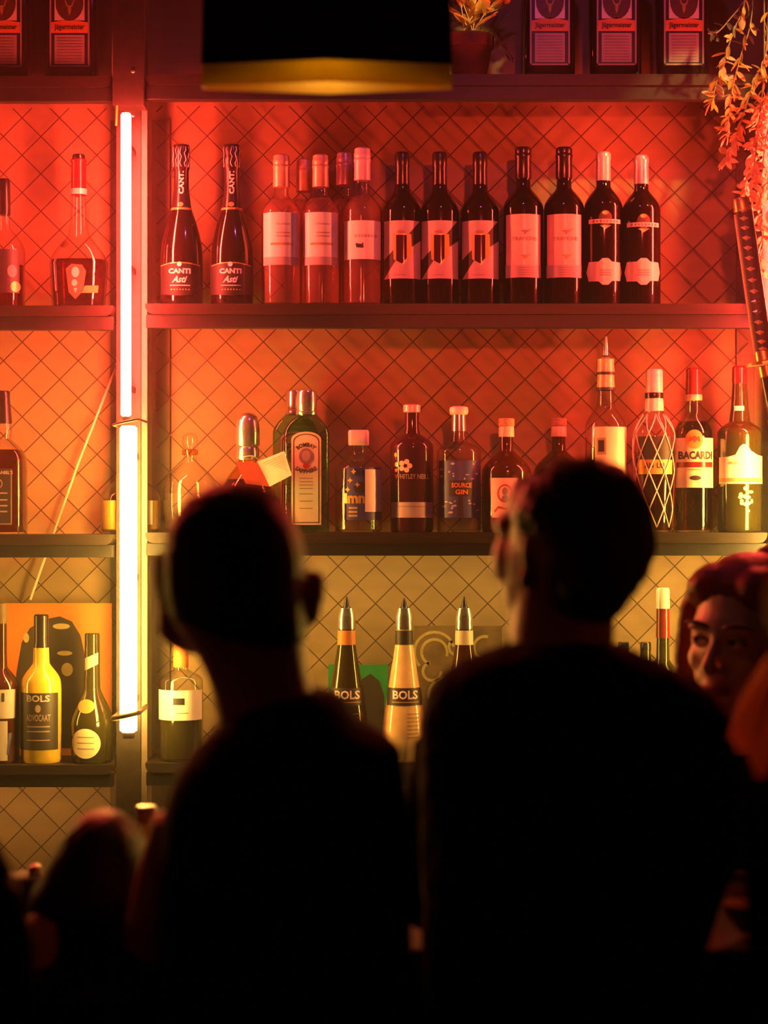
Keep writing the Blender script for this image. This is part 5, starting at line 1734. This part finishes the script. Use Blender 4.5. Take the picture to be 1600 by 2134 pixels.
# ---- standing person at the edge, mostly out of view
y = -2.50
root = thing('person', 'standing person in dark clothes of whom only a sloping shoulder shows', 'person', (PX(-420, 1067, y).x, y, 0))
L0 = Vector(root.location)
bm = bmesh.new()
bm_ellipsoid(bm, PX(-420, 1290, y), (0.070, 0.09, 0.10))
bm_ellipsoid(bm, PX(-420, 1340, y + 0.03), (0.058, 0.06, 0.08))
bm_ellipsoid(bm, PX(-420, 1310, y + 0.095), (0.010, 0.016, 0.016))
bm_tube(bm, [PX(-420, 1400, y + 0.005), PX(-420, 1640, y)], [0.050, 0.060], 12)
for sg in (-1, 1):
    shd, el, wr = PX(-420 + sg * 370, 1830, y), PX(-420 + sg * 390, 2400, y - 0.02), PX(-420 + sg * 380, 2880, y + 0.08)
    bm_tube(bm, [shd, shd.lerp(el, .5), el], [0.038, 0.037, 0.032], 12)
    bm_tube(bm, [el, wr], [0.033, 0.024], 12)
    hand(bm, wr, (0, 0.2, -1), (sg, 0, 0), (0, 1, 0.2), 0.95)
to_local(bm, L0)
remeshed('body', bm, 0.0075, M['skin'], root, 3)
bm = bmesh.new()
bm_ellipsoid(bm, PX(-420, 1265, y - 0.012), (0.078, 0.098, 0.095))
to_local(bm, L0)
remeshed('hair', bm, 0.006, M['hair_black'], root, 3, fuzz(0.001, 60))
bm = bmesh.new()
sections(bm, [(1590, -510, -330, .5), (1640, -640, -200, .7), (1700, -790, -60, .9), (1780, -845, 4, 1.0), (1870, -888, 46, 1.05), (1980, -910, 70, 1.1), (2134, -905, 66, 1.1), (2400, -860, 20, 1.0), (2900, -860, 20, 1.05)], y, 0.115, 0.0, 2.2)
to_local(bm, L0)
remeshed('jacket', bm, 0.009, M['fleece'], root, 4)
lower_body(root, L0.x, y, 0.9, seated=False)

# ------------------------------------------------------------------ added strip lights under two shelves, unseen, brightening the wall behind
st = thing('added_strip_light', 'slim added warm strip light hidden under the lower shelf of the narrow bay', 'strip light', (-0.86, 0.06, S3 - 0.0265))
box('housing', -0.27, 0.27, -0.012, 0.012, -0.008, 0.0, M['post_steel'], st)
box('diffuser', -0.265, 0.265, -0.009, 0.009, -0.012, -0.008, M['added_strip_glow'], st)
st = thing('added_strip_light', 'slim added yellow strip light hidden under the spirits shelf of the wide bay', 'strip light', (0.14, 0.045, S2 - 0.0225))
box('housing', -0.58, 0.58, -0.010, 0.010, -0.008, 0.0, M['post_steel'], st)
box('diffuser', -0.575, 0.575, -0.008, 0.008, -0.012, -0.008, M['added_strip_yellow'], st)

# ------------------------------------------------------------------ thin smoky haze hanging in the bar
def haze(label, y0, y1, dens):
    hz = bpy.data.materials.new('bar_haze')
    hz.use_nodes = True
    nt = hz.node_tree
    nt.nodes.clear()
    out = nt.nodes.new('ShaderNodeOutputMaterial')
    vs = nt.nodes.new('ShaderNodeVolumeScatter')
    vs.inputs['Color'].default_value = (1, 1, 1, 1)
    vs.inputs['Density'].default_value = dens
    vs.inputs['Anisotropy'].default_value = 0.6
    nt.links.new(vs.outputs[0], out.inputs['Volume'])
    o = box('haze', -1.9, 1.9, y0, y1, 0.0, 3.05, hz)
    tag(o, label, 'haze', kind='stuff')
haze('thin warm haze hanging in the air between shelves and bar', -1.295, 0.185, 0.020)
